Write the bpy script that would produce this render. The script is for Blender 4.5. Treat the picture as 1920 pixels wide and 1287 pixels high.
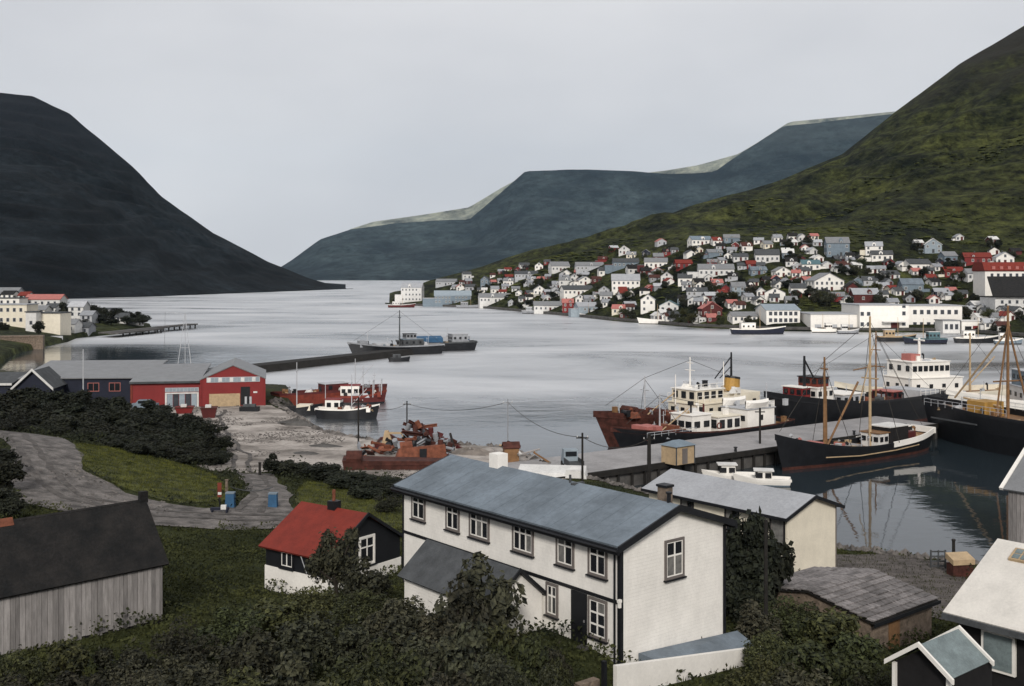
import bpy, math, random
import numpy as np
from mathutils import Vector, Matrix, geometry, noise as mnoise

random.seed(7); rng = np.random.default_rng(11)
scene = bpy.context.scene
col = scene.collection
for o in list(bpy.data.objects):
    bpy.data.objects.remove(o)

# ------------------------------------------------------------------ camera, sky, sun, exposure
CAM_H, F, HOR, CX = 22.0, 2000.0, 520.0, 960.0        # camera 22 m above the harbour, focal length in photo pixels
cam = bpy.data.cameras.new('camera'); camo = bpy.data.objects.new('camera', cam); col.objects.link(camo)
camo.location = (0, 0, CAM_H); camo.rotation_euler = (math.radians(90), 0, 0)
cam.sensor_width = 36.0; cam.lens = 36.0 * F / 1920.0
cam.shift_y = -(643.5 - HOR) / 1920.0
cam.clip_start = 0.5; cam.clip_end = 40000
scene.camera = camo
SUN_EL, SUN_AZ = math.radians(31), math.radians(183)    # azimuth measured from +Y clockwise: behind the camera
world = bpy.data.worlds.new('World'); scene.world = world; world.use_nodes = True
wn, wl = world.node_tree.nodes, world.node_tree.links
bg = wn['Background']
sky = wn.new('ShaderNodeTexSky'); sky.sky_type = 'NISHITA'; sky.sun_disc = False
sky.sun_elevation = SUN_EL; sky.sun_rotation = SUN_AZ; sky.air_density = 1.0; sky.dust_density = 4.0
hs = wn.new('ShaderNodeHueSaturation'); hs.inputs['Saturation'].default_value = 0.22
wl.new(sky.outputs[0], hs.inputs['Color'])
tc = wn.new('ShaderNodeTexCoord'); nz = wn.new('ShaderNodeTexNoise')
nz.inputs['Scale'].default_value = 2.6; nz.inputs['Detail'].default_value = 7; nz.inputs['Roughness'].default_value = 0.5
mp = wn.new('ShaderNodeMapping'); mp.inputs['Scale'].default_value = (1, 1, 2.5)
wl.new(tc.outputs['Generated'], mp.inputs[0]); wl.new(mp.outputs[0], nz.inputs['Vector'])
cr = wn.new('ShaderNodeValToRGB')
cr.color_ramp.elements[0].position = 0.3; cr.color_ramp.elements[0].color = (5.7, 5.7, 5.95, 1)
cr.color_ramp.elements[1].position = 0.7; cr.color_ramp.elements[1].color = (7.1, 7.03, 7.15, 1)
wl.new(nz.outputs['Fac'], cr.inputs[0])
mx = wn.new('ShaderNodeMix'); mx.data_type = 'RGBA'; mx.inputs[0].default_value = 0.92   # an even cloud deck over the clear sky
wl.new(hs.outputs[0], mx.inputs[6]); wl.new(cr.outputs[0], mx.inputs[7]); wl.new(mx.outputs[2], bg.inputs[0])
bg.inputs[1].default_value = 0.10
sun = bpy.data.lights.new('sun', 'SUN'); suno = bpy.data.objects.new('sun', sun); col.objects.link(suno)
sun.energy = 2.2; sun.angle = math.radians(12); sun.color = (1.0, 0.95, 0.88)
sd = Vector((math.sin(SUN_AZ) * math.cos(SUN_EL), math.cos(SUN_AZ) * math.cos(SUN_EL), math.sin(SUN_EL)))
suno.rotation_euler = sd.to_track_quat('Z', 'Y').to_euler()
vs = scene.view_settings
vs.view_transform = 'Standard'; vs.look = 'None'; vs.gamma = 1.0; vs.use_curve_mapping = False
vs.exposure = 0.22
scene.render.engine = 'CYCLES'
try:
    scene.cycles.volume_bounces = 0; scene.cycles.max_bounces = 6
except Exception: pass

# ------------------------------------------------------------------ helpers
def at(px, py, d): return Vector(((px - CX) / F * d, d, CAM_H - (py - HOR) / F * d))
def on(px, py, z=0.0):
    d = (CAM_H - z) * F / (py - HOR); return at(px, py, d)
def R(a): return math.radians(a)

class MB:
    def __init__(s): s.v, s.f, s.m = [], [], []
    def poly(s, pts, mi=0):
        b = len(s.v); s.v += [tuple(p) for p in pts]; s.f.append(tuple(range(b, b + len(pts)))); s.m.append(mi); return s
    def box(s, x0, x1, y0, y1, z0, z1, mi=0):
        b = len(s.v)
        s.v += [(x0,y0,z0),(x1,y0,z0),(x1,y1,z0),(x0,y1,z0),(x0,y0,z1),(x1,y0,z1),(x1,y1,z1),(x0,y1,z1)]
        for q in ((0,3,2,1),(4,5,6,7),(0,1,5,4),(1,2,6,5),(2,3,7,6),(3,0,4,7)):
            s.f.append(tuple(b + i for i in q)); s.m.append(mi)
        return s
    def hexa(s, p, mi=0):              # eight corners: bottom ring then top ring
        b = len(s.v); s.v += [tuple(q) for q in p]
        for q in ((0,3,2,1),(4,5,6,7),(0,1,5,4),(1,2,6,5),(2,3,7,6),(3,0,4,7)):
            s.f.append(tuple(b + i for i in q)); s.m.append(mi)
        return s
    def prism(s, pts, a, c, axis='y', mi=0):   # outline extruded along an axis
        n = len(pts); b = len(s.v)
        for k in (a, c):
            for (u, w) in pts:
                s.v.append((u, k, w) if axis == 'y' else (k, u, w) if axis == 'x' else (u, w, k))
        fr = tuple(range(b, b + n)); bk = tuple(range(b + 2*n - 1, b + n - 1, -1))
        s.f += [fr, bk]; s.m += [mi, mi]
        for i in range(n):
            j = (i + 1) % n; s.f.append((b + j, b + i, b + n + i, b + n + j)); s.m.append(mi)
        return s
    def tube(s, p0, p1, r0, r1=None, n=6, mi=0):
        r1 = r0 if r1 is None else r1
        p0, p1 = Vector(p0), Vector(p1); d = (p1 - p0)
        if d.length < 1e-6: return s
        q = d.to_track_quat('Z', 'Y'); b = len(s.v)
        for (p, r) in ((p0, r0), (p1, r1)):
            for i in range(n):
                a = 2 * math.pi * i / n; s.v.append(tuple(p + q @ Vector((r*math.cos(a), r*math.sin(a), 0))))
        for i in range(n):
            j = (i + 1) % n; s.f.append((b+i, b+j, b+n+j, b+n+i)); s.m.append(mi)
        s.f.append(tuple(range(b+n-1, b-1, -1))); s.f.append(tuple(range(b+n, b+2*n))); s.m += [mi, mi]
        return s
    def path(s, pts, r, n=5, mi=0):
        for a, b in zip(pts[:-1], pts[1:]): s.tube(a, b, r, r, n, mi)
        return s
    def slab(s, p, t, mi=0):           # four corners of an upper face, thickened downwards
        p = [Vector(q) for q in p]; nn = (p[1]-p[0]).cross(p[3]-p[0]).normalized()
        if nn.z < 0: nn = -nn
        return s.hexa([q - nn*t for q in p] + p, mi)
    def mesh(s, name, mats):
        me = bpy.data.meshes.new(name); me.from_pydata(s.v, [], s.f)
        for m in (mats if isinstance(mats, (list, tuple)) else [mats]): me.materials.append(m)
        if any(s.m): me.polygons.foreach_set('material_index', s.m)
        me.update(); return me
    def build(s, name, mats, parent=None, loc=None, rz=0, smooth=False, label=None):
        me = s.mesh(name, mats)
        import bmesh
        bm = bmesh.new(); bm.from_mesh(me); bmesh.ops.recalc_face_normals(bm, faces=bm.faces); bm.to_mesh(me); bm.free()
        if smooth: me.polygons.foreach_set('use_smooth', [True]*len(me.polygons))
        return put(name, me, parent, loc, rz, label)
def put(name, me, parent=None, loc=None, rz=0, label=None, scale=None):
    o = bpy.data.objects.new(name, me); col.objects.link(o)
    if parent is not None: o.parent = parent
    if loc is not None: o.location = loc
    if rz: o.rotation_euler = (0, 0, rz)
    if scale: o.scale = scale
    if label: o['label'] = label
    return o
def tag(o, label, cat, group=None):
    o['label'] = label; o['category'] = cat
    if group: o['group'] = group
    return o
def thing(name, label, cat, loc=(0,0,0), rz=0, group=None):
    o = bpy.data.objects.new(name, None); col.objects.link(o); o.location = loc; o.rotation_euler = (0, 0, rz)
    o.empty_display_size = 0.3
    return tag(o, label, cat, group)
def structure(o): o['kind'] = 'structure'; return o
def stuff(o): o['kind'] = 'stuff'; return o

def mat(name, c, rough=0.8, var=0.25, scale=1.0, bump=0.0, bscale=8.0, c2=None, metal=0.0, spec=0.3, stretch=(1,1,1), obj_random=0.0, detail=5.0, lo=0.35, hi=0.65, coord='Object', grit=0.22, hue=0.0):
    m = bpy.data.materials.new(name); m.use_nodes = True
    n, l = m.node_tree.nodes, m.node_tree.links; b = n['Principled BSDF']
    b.inputs['Roughness'].default_value = rough; b.inputs['Metallic'].default_value = metal
    b.inputs['Specular IOR Level'].default_value = spec
    t = n.new('ShaderNodeTexCoord'); mpn = n.new('ShaderNodeMapping'); mpn.inputs['Scale'].default_value = stretch
    src = t.outputs[coord]
    if coord == 'World':
        pass
    l.new(src, mpn.inputs[0])
    nt = n.new('ShaderNodeTexNoise'); nt.inputs['Scale'].default_value = scale; nt.inputs['Detail'].default_value = detail; nt.inputs['Roughness'].default_value = 0.62
    l.new(mpn.outputs[0], nt.inputs['Vector'])
    rp = n.new('ShaderNodeValToRGB')
    if c2 is None: c2 = tuple(x * (1 - var) for x in c)
    rp.color_ramp.elements[0].position = lo; rp.color_ramp.elements[1].position = hi
    rp.color_ramp.elements[0].color = (*c2, 1); rp.color_ramp.elements[1].color = (*c, 1)
    l.new(nt.outputs['Fac'], rp.inputs[0]); out = rp.outputs[0]
    if grit:
        ng = n.new('ShaderNodeTexNoise'); ng.inputs['Scale'].default_value = scale*9; ng.inputs['Detail'].default_value = 6; ng.inputs['Roughness'].default_value = 0.8
        l.new(mpn.outputs[0], ng.inputs['Vector'])
        gr = n.new('ShaderNodeMapRange'); gr.inputs['From Min'].default_value = 0.3; gr.inputs['From Max'].default_value = 0.7; gr.inputs['To Min'].default_value = 1-grit; gr.inputs['To Max'].default_value = 1+grit*0.6
        l.new(ng.outputs['Fac'], gr.inputs['Value'])
        gh = n.new('ShaderNodeHueSaturation'); l.new(gr.outputs[0], gh.inputs['Value']); l.new(out, gh.inputs['Color']); out = gh.outputs[0]
    if obj_random:
        oi = n.new('ShaderNodeObjectInfo'); mr = n.new('ShaderNodeMapRange')
        mr.inputs['To Min'].default_value = 1 - obj_random; mr.inputs['To Max'].default_value = 1 + obj_random
        l.new(oi.outputs['Random'], mr.inputs['Value'])
        hv = n.new('ShaderNodeHueSaturation'); l.new(mr.outputs[0], hv.inputs['Value']); l.new(out, hv.inputs['Color']); out = hv.outputs[0]
        if hue:
            mh = n.new('ShaderNodeMapRange'); mh.inputs['To Min'].default_value = 0.5-hue; mh.inputs['To Max'].default_value = 0.5+hue*0.6; wn2 = n.new('ShaderNodeMath'); wn2.operation = 'FRACT'; ml2 = n.new('ShaderNodeMath'); ml2.operation = 'MULTIPLY'; ml2.inputs[1].default_value = 7.31; l.new(oi.outputs['Random'], ml2.inputs[0]); l.new(ml2.outputs[0], wn2.inputs[0]); l.new(wn2.outputs[0], mh.inputs['Value']); l.new(mh.outputs[0], hv.inputs['Hue'])
    l.new(out, b.inputs['Base Color'])
    if bump:
        n2 = n.new('ShaderNodeTexNoise'); n2.inputs['Scale'].default_value = bscale; n2.inputs['Detail'].default_value = 6
        l.new(mpn.outputs[0], n2.inputs['Vector'])
        bp = n.new('ShaderNodeBump'); bp.inputs['Strength'].default_value = bump; bp.inputs['Distance'].default_value = 0.1
        l.new(n2.outputs['Fac'], bp.inputs['Height']); l.new(bp.outputs[0], b.inputs['Normal'])
    return m

def clapboard(name, c, period=0.15, axis=2):
    """painted boards: fine shadow line at each lap, rain streaks and soft grime"""
    m = mat(name, c, 0.65, 0.15, 0.8, stretch=(1,1,0.7), grit=0.10, detail=7)
    n, l = m.node_tree.nodes, m.node_tree.links; b = n['Principled BSDF']
    t = n.new('ShaderNodeTexCoord'); sx = n.new('ShaderNodeSeparateXYZ'); l.new(t.outputs['Object'], sx.inputs[0])
    dv = n.new('ShaderNodeMath'); dv.operation = 'DIVIDE'; dv.inputs[1].default_value = period; l.new(sx.outputs[axis], dv.inputs[0])
    fr = n.new('ShaderNodeMath'); fr.operation = 'FRACT'; l.new(dv.outputs[0], fr.inputs[0])
    bp = n.new('ShaderNodeBump'); bp.inputs['Strength'].default_value = 0.4; bp.inputs['Distance'].default_value = 0.03; bp.invert = True
    l.new(fr.outputs[0], bp.inputs['Height']); l.new(bp.outputs[0], b.inputs['Normal']); return m
M = {}
M['clapboard'] = clapboard('clapboard', (0.80, 0.77, 0.72)); M['redboard'] = clapboard('redboard', (0.20, 0.020, 0.020), 0.3)
def paint(key, c, rough=0.6, var=0.18, scale=0.9, **k): M[key] = mat(key, c, rough, var, scale, **k); return M[key]
paint('white', (0.80, 0.77, 0.72), 0.65, 0.10, 0.7, grit=0.10)
paint('roofwhite', (0.64, 0.61, 0.56), 0.7, 0.14, 0.9, grit=0.12)
paint('cream', (0.72, 0.66, 0.54), 0.65, 0.12, grit=0.12)
paint('offwhite', (0.66, 0.65, 0.63), 0.7, 0.2)
paint('palegrey', (0.45, 0.46, 0.48), 0.7, 0.2)
paint('greywall', (0.28, 0.29, 0.31), 0.8, 0.25)
paint('bluegrey', (0.17, 0.215, 0.255), 0.7, 0.2)
paint('lightblue', (0.28, 0.33, 0.37), 0.7, 0.2)
paint('red', (0.20, 0.020, 0.020), 0.65, 0.3)
paint('darkred', (0.095, 0.018, 0.017), 0.7, 0.3)
paint('pinkred', (0.42, 0.15, 0.13), 0.7, 0.2)
paint('orange', (0.19, 0.035, 0.020), 0.7, 0.4, 1.2)
paint('rust', (0.085, 0.028, 0.020), 0.85, 0.6, 1.5, bump=0.3)
paint('rust2', (0.22, 0.075, 0.042), 0.85, 0.5, 2.0, bump=0.3)
paint('black', (0.012, 0.013, 0.016), 0.5, 0.4, 1.0)
paint('blackwood', (0.014, 0.013, 0.014), 0.85, 0.4, 2.0)
paint('navy', (0.013, 0.016, 0.032), 0.7, 0.3)
paint('blue', (0.03, 0.10, 0.20), 0.6, 0.3)
paint('teal', (0.08, 0.15, 0.17), 0.7, 0.2)
paint('yellow', (0.42, 0.24, 0.06), 0.6, 0.2)
paint('wood', (0.24, 0.13, 0.06), 0.7, 0.35, 2.0)
paint('palewood', (0.45, 0.33, 0.20), 0.7, 0.25, 2.0)
paint('greywood', (0.30, 0.28, 0.27), 0.9, 0.35, 2.2, stretch=(4, 4, 0.5), obj_random=0.30)
paint('trimgrey', (0.16, 0.14, 0.13), 0.7, 0.2)
paint('concrete', (0.32, 0.31, 0.31), 0.9, 0.25, 0.35, bump=0.15, bscale=3)
paint('darkconcrete', (0.10, 0.095, 0.09), 0.95, 0.5, 0.5, bump=0.3, bscale=2)
paint('timberdark', (0.022, 0.02, 0.018), 0.9, 0.5, 1.2)
paint('stonewall', (0.22, 0.17, 0.13), 0.95, 0.55, 2.2, bump=0.6, bscale=5)
paint('felt', (0.17, 0.205, 0.24), 0.75, 0.36, 0.45, bump=0.08, bscale=5)
paint('feltgrey', (0.345, 0.355, 0.375), 0.6, 0.15, 0.5)
paint('slate', (0.075, 0.08, 0.085), 0.85, 0.4, 1.2, bump=0.2)
paint('tar', (0.019, 0.017, 0.016), 0.9, 0.5, 1.1, bump=0.6, bscale=6, c2=(0.005,0.0055,0.006), detail=10, grit=0.6)
paint('redroof', (0.19, 0.024, 0.014), 0.75, 0.28, 1.3, bump=0.15)
paint('zinc', (0.20, 0.205, 0.212), 0.5, 0.2, 0.8)
paint('shingle', (0.25, 0.23, 0.225), 0.9, 0.6, 2.5, bump=0.5, obj_random=0.32, stretch=(3,1,1), grit=0.4)
paint('greenglass', (0.19, 0.235, 0.24), 0.5, 0.35, 1.2, grit=0.3)
paint('steel', (0.22, 0.22, 0.22), 0.5, 0.3)
paint('rope', (0.05, 0.045, 0.04), 0.9, 0.2)
paint('bark', (0.035, 0.028, 0.022), 0.95, 0.4, 4)
paint('glass', (0.018, 0.02, 0.024), 0.15, 0.3, 1.0, spec=0.5)
paint('farglass', (0.05, 0.055, 0.065), 0.25, 0.3, 1.0, spec=0.5)
paint('gravelpile', (0.20, 0.175, 0.155), 0.95, 0.4, 1.2, bump=0.5, bscale=3)
paint('tyre', (0.015, 0.015, 0.015), 0.9, 0.2)
# ------------------------------------------------------------------ large structure: water and land
def grid_mesh(name, P, m, smooth=True):     # P: (rows, cols, 3) array
    r, c, _ = P.shape
    v = P.reshape(-1, 3); i = np.arange(r*c).reshape(r, c)
    f = np.stack([i[:-1,:-1], i[:-1,1:], i[1:,1:], i[1:,:-1]], -1).reshape(-1, 4)
    me = bpy.data.meshes.new(name); me.from_pydata(v.tolist(), [], f.tolist()); me.materials.append(m)
    if smooth: me.polygons.foreach_set('use_smooth', [True]*len(me.polygons))
    me.update(); o = bpy.data.objects.new(name, me); col.objects.link(o); return o
def fnoise(x, y, sc, seed=0, octv=4):       # cheap numpy value noise
    tot = np.zeros_like(x, dtype=float); amp = 1.0; s = 0.0
    rr = np.random.default_rng(seed)
    for k in range(octv):
        T = rr.random((64, 64))
        u, v = x/sc*(2**k), y/sc*(2**k); iu, iv = np.floor(u).astype(int), np.floor(v).astype(int)
        fu, fv = u-iu, v-iv; fu, fv = fu*fu*(3-2*fu), fv*fv*(3-2*fv)
        a = T[iu%64, iv%64]; b = T[(iu+1)%64, iv%64]; c = T[iu%64, (iv+1)%64]; d = T[(iu+1)%64, (iv+1)%64]
        tot += amp*((a*(1-fu)+b*fu)*(1-fv)+(c*(1-fu)+d*fu)*fv); s += amp; amp *= 0.5
    return tot/s - 0.5

def water_material():
    m = bpy.data.materials.new('sea_water'); m.use_nodes = True
    n, l = m.node_tree.nodes, m.node_tree.links; b = n['Principled BSDF']
    b.inputs['Base Color'].default_value = (0.018, 0.026, 0.032, 1); b.inputs['IOR'].default_value = 1.33
    b.inputs['Specular IOR Level'].default_value = 0.5
    g = n.new('ShaderNodeNewGeometry')
    # wind patches: how rough the surface is
    mpn = n.new('ShaderNodeMapping'); mpn.inputs['Scale'].default_value = (0.008, 0.017, 1); mpn.inputs['Rotation'].default_value = (0, 0, R(-22)); mpn.inputs['Location'].default_value = (2.3, 0.7, 0)
    l.new(g.outputs['Position'], mpn.inputs[0])
    wp = n.new('ShaderNodeTexNoise'); wp.inputs['Scale'].default_value = 1.0; wp.inputs['Detail'].default_value = 7; wp.inputs['Roughness'].default_value = 0.62; wp.inputs['Distortion'].default_value = 0.7
    l.new(mpn.outputs[0], wp.inputs['Vector'])
    # sheltered inner basin (calm): falls off away from it
    vd = n.new('ShaderNodeVectorMath'); vd.operation = 'DISTANCE'; vd.inputs[1].default_value = (42, 108, 0)
    l.new(g.outputs['Position'], vd.inputs[0])
    cm = n.new('ShaderNodeMapRange'); cm.interpolation_type = 'SMOOTHSTEP'
    cm.inputs['From Min'].default_value = 40; cm.inputs['From Max'].default_value = 115; l.new(vd.outputs['Value'], cm.inputs['Value'])
    vd2 = n.new('ShaderNodeVectorMath'); vd2.operation = 'DISTANCE'; vd2.inputs[1].default_value = (-112, 288, 0); l.new(g.outputs['Position'], vd2.inputs[0])
    cm2 = n.new('ShaderNodeMapRange'); cm2.interpolation_type = 'SMOOTHSTEP'; cm2.inputs['From Min'].default_value = 22; cm2.inputs['From Max'].default_value = 85; cm2.inputs['To Min'].default_value = 0.12; l.new(vd2.outputs['Value'], cm2.inputs['Value'])
    cmm = n.new('ShaderNodeMath'); cmm.operation = 'MINIMUM'; l.new(cm.outputs[0], cmm.inputs[0]); l.new(cm2.outputs[0], cmm.inputs[1]); cm = cmm
    wm = n.new('ShaderNodeMapRange'); wm.inputs['From Min'].default_value = 0.36; wm.inputs['From Max'].default_value = 0.64
    wm.inputs['To Min'].default_value = 0.38; wm.inputs['To Max'].default_value = 1.0; l.new(wp.outputs['Fac'], wm.inputs['Value'])
    ml = n.new('ShaderNodeMath'); ml.operation = 'MULTIPLY'; l.new(cm.outputs[0], ml.inputs[0]); l.new(wm.outputs[0], ml.inputs[1])
    rr = n.new('ShaderNodeMapRange'); rr.inputs['To Min'].default_value = 0.02; rr.inputs['To Max'].default_value = 0.50; l.new(ml.outputs[0], rr.inputs['Value'])
    l.new(rr.outputs[0], b.inputs['Roughness'])
    io = n.new('ShaderNodeMapRange'); io.inputs['To Min'].default_value = 1.40; io.inputs['To Max'].default_value = 15.0; l.new(ml.outputs[0], io.inputs['Value']); l.new(io.outputs[0], b.inputs['IOR'])
    hts = []
    for sc, st in ((0.16, (1, 1.6, 1)), (0.7, (1, 1.5, 1)), (2.6, (1, 1.3, 1))):
        mq = n.new('ShaderNodeMapping'); mq.inputs['Scale'].default_value = st; mq.inputs['Rotation'].default_value = (0, 0, R(-18)); l.new(g.outputs['Position'], mq.inputs[0])
        q = n.new('ShaderNodeTexNoise'); q.inputs['Scale'].default_value = sc; q.inputs['Detail'].default_value = 3; l.new(mq.outputs[0], q.inputs['Vector']); hts.append((q, 0.5/sc))
    acc = None
    for q, a in hts:
        mu = n.new('ShaderNodeMath'); mu.operation = 'MULTIPLY'; mu.inputs[1].default_value = a; l.new(q.outputs['Fac'], mu.inputs[0])
        if acc is None: acc = mu
        else:
            ad = n.new('ShaderNodeMath'); ad.operation = 'ADD'; l.new(acc.outputs[0], ad.inputs[0]); l.new(mu.outputs[0], ad.inputs[1]); acc = ad
    bs = n.new('ShaderNodeMapRange'); bs.inputs['To Min'].default_value = 0.012; bs.inputs['To Max'].default_value = 0.30; l.new(ml.outputs[0], bs.inputs['Value'])
    bp = n.new('ShaderNodeBump'); bp.inputs['Distance'].default_value = 0.6; l.new(bs.outputs[0], bp.inputs['Strength'])
    l.new(acc.outputs[0], bp.inputs['Height']); l.new(bp.outputs[0], b.inputs['Normal'])
    return m
wv = MB().poly([(-20000,-300,0),(20000,-300,0),(20000,19000,0),(-20000,19000,0)])
structure(wv.build('water', water_material()))
sb = MB().poly([(-20000,-300,-6),(20000,-300,-6),(20000,19000,-6),(-20000,19000,-6)])
structure(sb.build('sea_bed', mat('seabed', (0.03,0.035,0.03))))

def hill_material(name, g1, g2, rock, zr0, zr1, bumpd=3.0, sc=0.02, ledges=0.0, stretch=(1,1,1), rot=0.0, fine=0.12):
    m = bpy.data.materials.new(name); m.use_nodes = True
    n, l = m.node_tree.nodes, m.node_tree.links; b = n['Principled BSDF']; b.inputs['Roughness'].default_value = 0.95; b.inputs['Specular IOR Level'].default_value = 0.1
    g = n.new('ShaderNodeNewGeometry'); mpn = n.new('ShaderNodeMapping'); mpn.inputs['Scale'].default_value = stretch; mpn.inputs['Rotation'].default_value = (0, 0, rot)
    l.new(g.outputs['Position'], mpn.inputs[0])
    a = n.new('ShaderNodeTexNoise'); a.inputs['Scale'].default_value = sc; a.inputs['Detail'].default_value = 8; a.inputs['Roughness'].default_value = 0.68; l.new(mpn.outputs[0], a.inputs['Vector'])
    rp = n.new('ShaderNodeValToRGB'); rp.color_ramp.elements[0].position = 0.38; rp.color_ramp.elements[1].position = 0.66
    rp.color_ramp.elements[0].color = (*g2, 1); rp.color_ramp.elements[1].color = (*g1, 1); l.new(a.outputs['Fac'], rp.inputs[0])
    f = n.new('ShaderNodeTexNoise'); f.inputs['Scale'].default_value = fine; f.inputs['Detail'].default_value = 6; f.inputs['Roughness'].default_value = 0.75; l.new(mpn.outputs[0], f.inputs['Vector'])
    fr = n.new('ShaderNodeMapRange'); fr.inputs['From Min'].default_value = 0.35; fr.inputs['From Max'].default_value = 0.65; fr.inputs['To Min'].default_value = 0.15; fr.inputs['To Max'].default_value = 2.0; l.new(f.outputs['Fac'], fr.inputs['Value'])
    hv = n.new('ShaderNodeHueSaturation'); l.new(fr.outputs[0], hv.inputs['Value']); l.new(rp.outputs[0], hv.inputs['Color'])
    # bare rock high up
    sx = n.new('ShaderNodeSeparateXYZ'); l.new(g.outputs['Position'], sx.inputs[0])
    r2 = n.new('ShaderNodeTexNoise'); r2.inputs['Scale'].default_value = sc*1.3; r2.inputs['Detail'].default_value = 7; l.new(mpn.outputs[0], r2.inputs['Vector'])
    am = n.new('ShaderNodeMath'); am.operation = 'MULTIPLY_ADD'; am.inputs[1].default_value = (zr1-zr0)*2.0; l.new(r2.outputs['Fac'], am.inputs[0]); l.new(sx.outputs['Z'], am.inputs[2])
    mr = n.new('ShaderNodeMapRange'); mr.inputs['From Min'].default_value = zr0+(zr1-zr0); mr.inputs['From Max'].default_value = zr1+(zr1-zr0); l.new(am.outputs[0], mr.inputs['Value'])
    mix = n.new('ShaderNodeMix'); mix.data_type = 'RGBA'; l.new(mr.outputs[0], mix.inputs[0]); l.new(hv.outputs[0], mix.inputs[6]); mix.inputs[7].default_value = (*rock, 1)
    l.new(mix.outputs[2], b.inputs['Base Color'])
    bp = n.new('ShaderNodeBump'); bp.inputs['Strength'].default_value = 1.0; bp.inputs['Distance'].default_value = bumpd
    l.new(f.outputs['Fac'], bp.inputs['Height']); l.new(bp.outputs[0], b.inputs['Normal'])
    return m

class RayLand:
    """Land fanning out from the view point: for each bearing a shore distance, a mid point and a skyline."""
    def __init__(s, px, d0, ysky, ds, yt=None, kt=None, amp=6, seed=1, nsc=60, zshore=1.0, back=0.8, ledge=None):
        s.ledge = ledge
        s.px = np.array(px, float); s.d0 = np.array(d0, float); s.ys = np.array(ysky, float); s.ds = np.array(ds, float)
        s.yt = None if yt is None else np.array(yt, float); s.kt = None if kt is None else np.array(kt, float)
        s.amp, s.seed, s.nsc, s.zs, s.back = amp, seed, nsc, zshore, back
    def prof(s, px, d):
        i = lambda a: np.interp(px, s.px, a)
        d0, ds = i(s.d0), i(s.ds); zs = CAM_H - (i(s.ys)-HOR)/F*ds
        if s.yt is not None:
            dt = d0 + (ds-d0)*i(s.kt); zt = CAM_H - (i(s.yt)-HOR)/F*dt
        else:
            dt = d0 + (ds-d0)*0.4; zt = s.zs + (zs-s.zs)*0.33
        u1 = np.clip((d-d0)/(dt-d0), 0, 1); z = s.zs + (zt-s.zs)*u1
        u2 = np.clip((d-dt)/(ds-dt), 0, 1); z = z + (zs-zt)*(u2*0.75+0.25*u2*u2)
        over = np.clip((d-ds)/ds, 0, None); z = z + (zs*0.06+2)*np.minimum(over*4, 0) - np.maximum(zs, 0)*s.back*over*1.2
        x = (px-CX)/F*d
        w = np.clip((d-d0)/40, 0, 1)*np.clip((zs-5)/60, 0.04, 1)*np.clip((ds*1.02-d)/(ds*0.12), 0.12, 1)
        w2 = np.clip((d-dt)/(0.5*(ds-dt)), 0.12, 1)
        z = z + s.amp*w*w2*2*fnoise(x+5000, d, s.nsc, s.seed, 5)
        if s.ledge:       # basalt terraces: alternating steep and flat bands, wavering along the slope
            per, am = s.ledge; ph = fnoise(x+9000, d, per*14, s.seed+40, 3)*5; fade = np.clip((z-zt*0.8-per*.4)/per, 0, 1)*np.clip((zs*1.0-z)/(per*2), 0.0, 1) if s.yt is not None else np.clip(z/per, 0, 1)*np.clip((zs-z)/(per*2), 0.0, 1)
            z = z + am*fade*np.sin(2*np.pi*(z/per+ph))
        under = np.clip((d0-d)/8, 0, 1); z = z*(1-under) - 4*under
        return z
    def hit(s, px, py):
        d0 = float(np.interp(px, s.px, s.d0)); ds = float(np.interp(px, s.px, s.ds))
        d = np.linspace(d0, ds*1.2, 1500); z = s.prof(np.full_like(d, px), d); y = HOR + (CAM_H-z)/d*F
        k = np.argmax(y <= py) if (y <= py).any() else int(np.argmin(y))
        return at(px, HOR + (CAM_H - z[k])/d[k]*F, d[k])
    def mesh(s, name, m, nx=260, ny=150):
        px = np.linspace(s.px[0], s.px[-1], nx); i = lambda a: np.interp(px, s.px, a)
        u = np.concatenate([[-0.06, -0.001], np.linspace(0, 1, ny)**1.25, 1 + np.linspace(0.02, 0.6, 14)])
        d0, ds = i(s.d0), i(s.ds)
        D = d0[None] + (ds-d0)[None]*np.minimum(u, 1)[:, None] + ds[None]*np.maximum(u-1, 0)[:, None]
        PX = np.broadcast_to(px[None], D.shape); Z = s.prof(PX, D)
        return structure(grid_mesh(name, np.stack([(PX-CX)/F*D, D, Z], -1), m))

right = RayLand(
    px=[722, 740, 760, 800, 900, 1000, 1150, 1300, 1450, 1580, 1680, 1800, 1920, 2200, 2700],
    d0=[880, 850, 830, 815, 760, 660, 540, 470, 440, 435, 430, 428, 390, 330, 300],
    ysky=[578, 556, 546, 528, 502, 468, 437, 384, 341, 290, 211, 122, 50, -80, -200],
    ds=[900, 920, 930, 960, 1000, 1050, 1150, 1200, 1200, 1200, 1150, 1100, 1080, 1000, 900],
    yt=[579, 560, 550, 541, 516, 492, 468, 451, 448, 446, 445, 448, 456, 465, 470],
    kt=[.6, .6, .6, .6, .6, .5, .38, .28, .25, .24, .24, .24, .24, .24, .24], amp=18, seed=3, nsc=90, ledge=(24, 2.2))
right.mesh('hillside', hill_material('hillside_grass', (0.052,0.057,0.016), (0.006,0.009,0.004), (0.028,0.026,0.020), 175, 265, 5.0, 0.02, stretch=(1.0,0.40,1), rot=R(35), fine=0.16), 420, 240)
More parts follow.
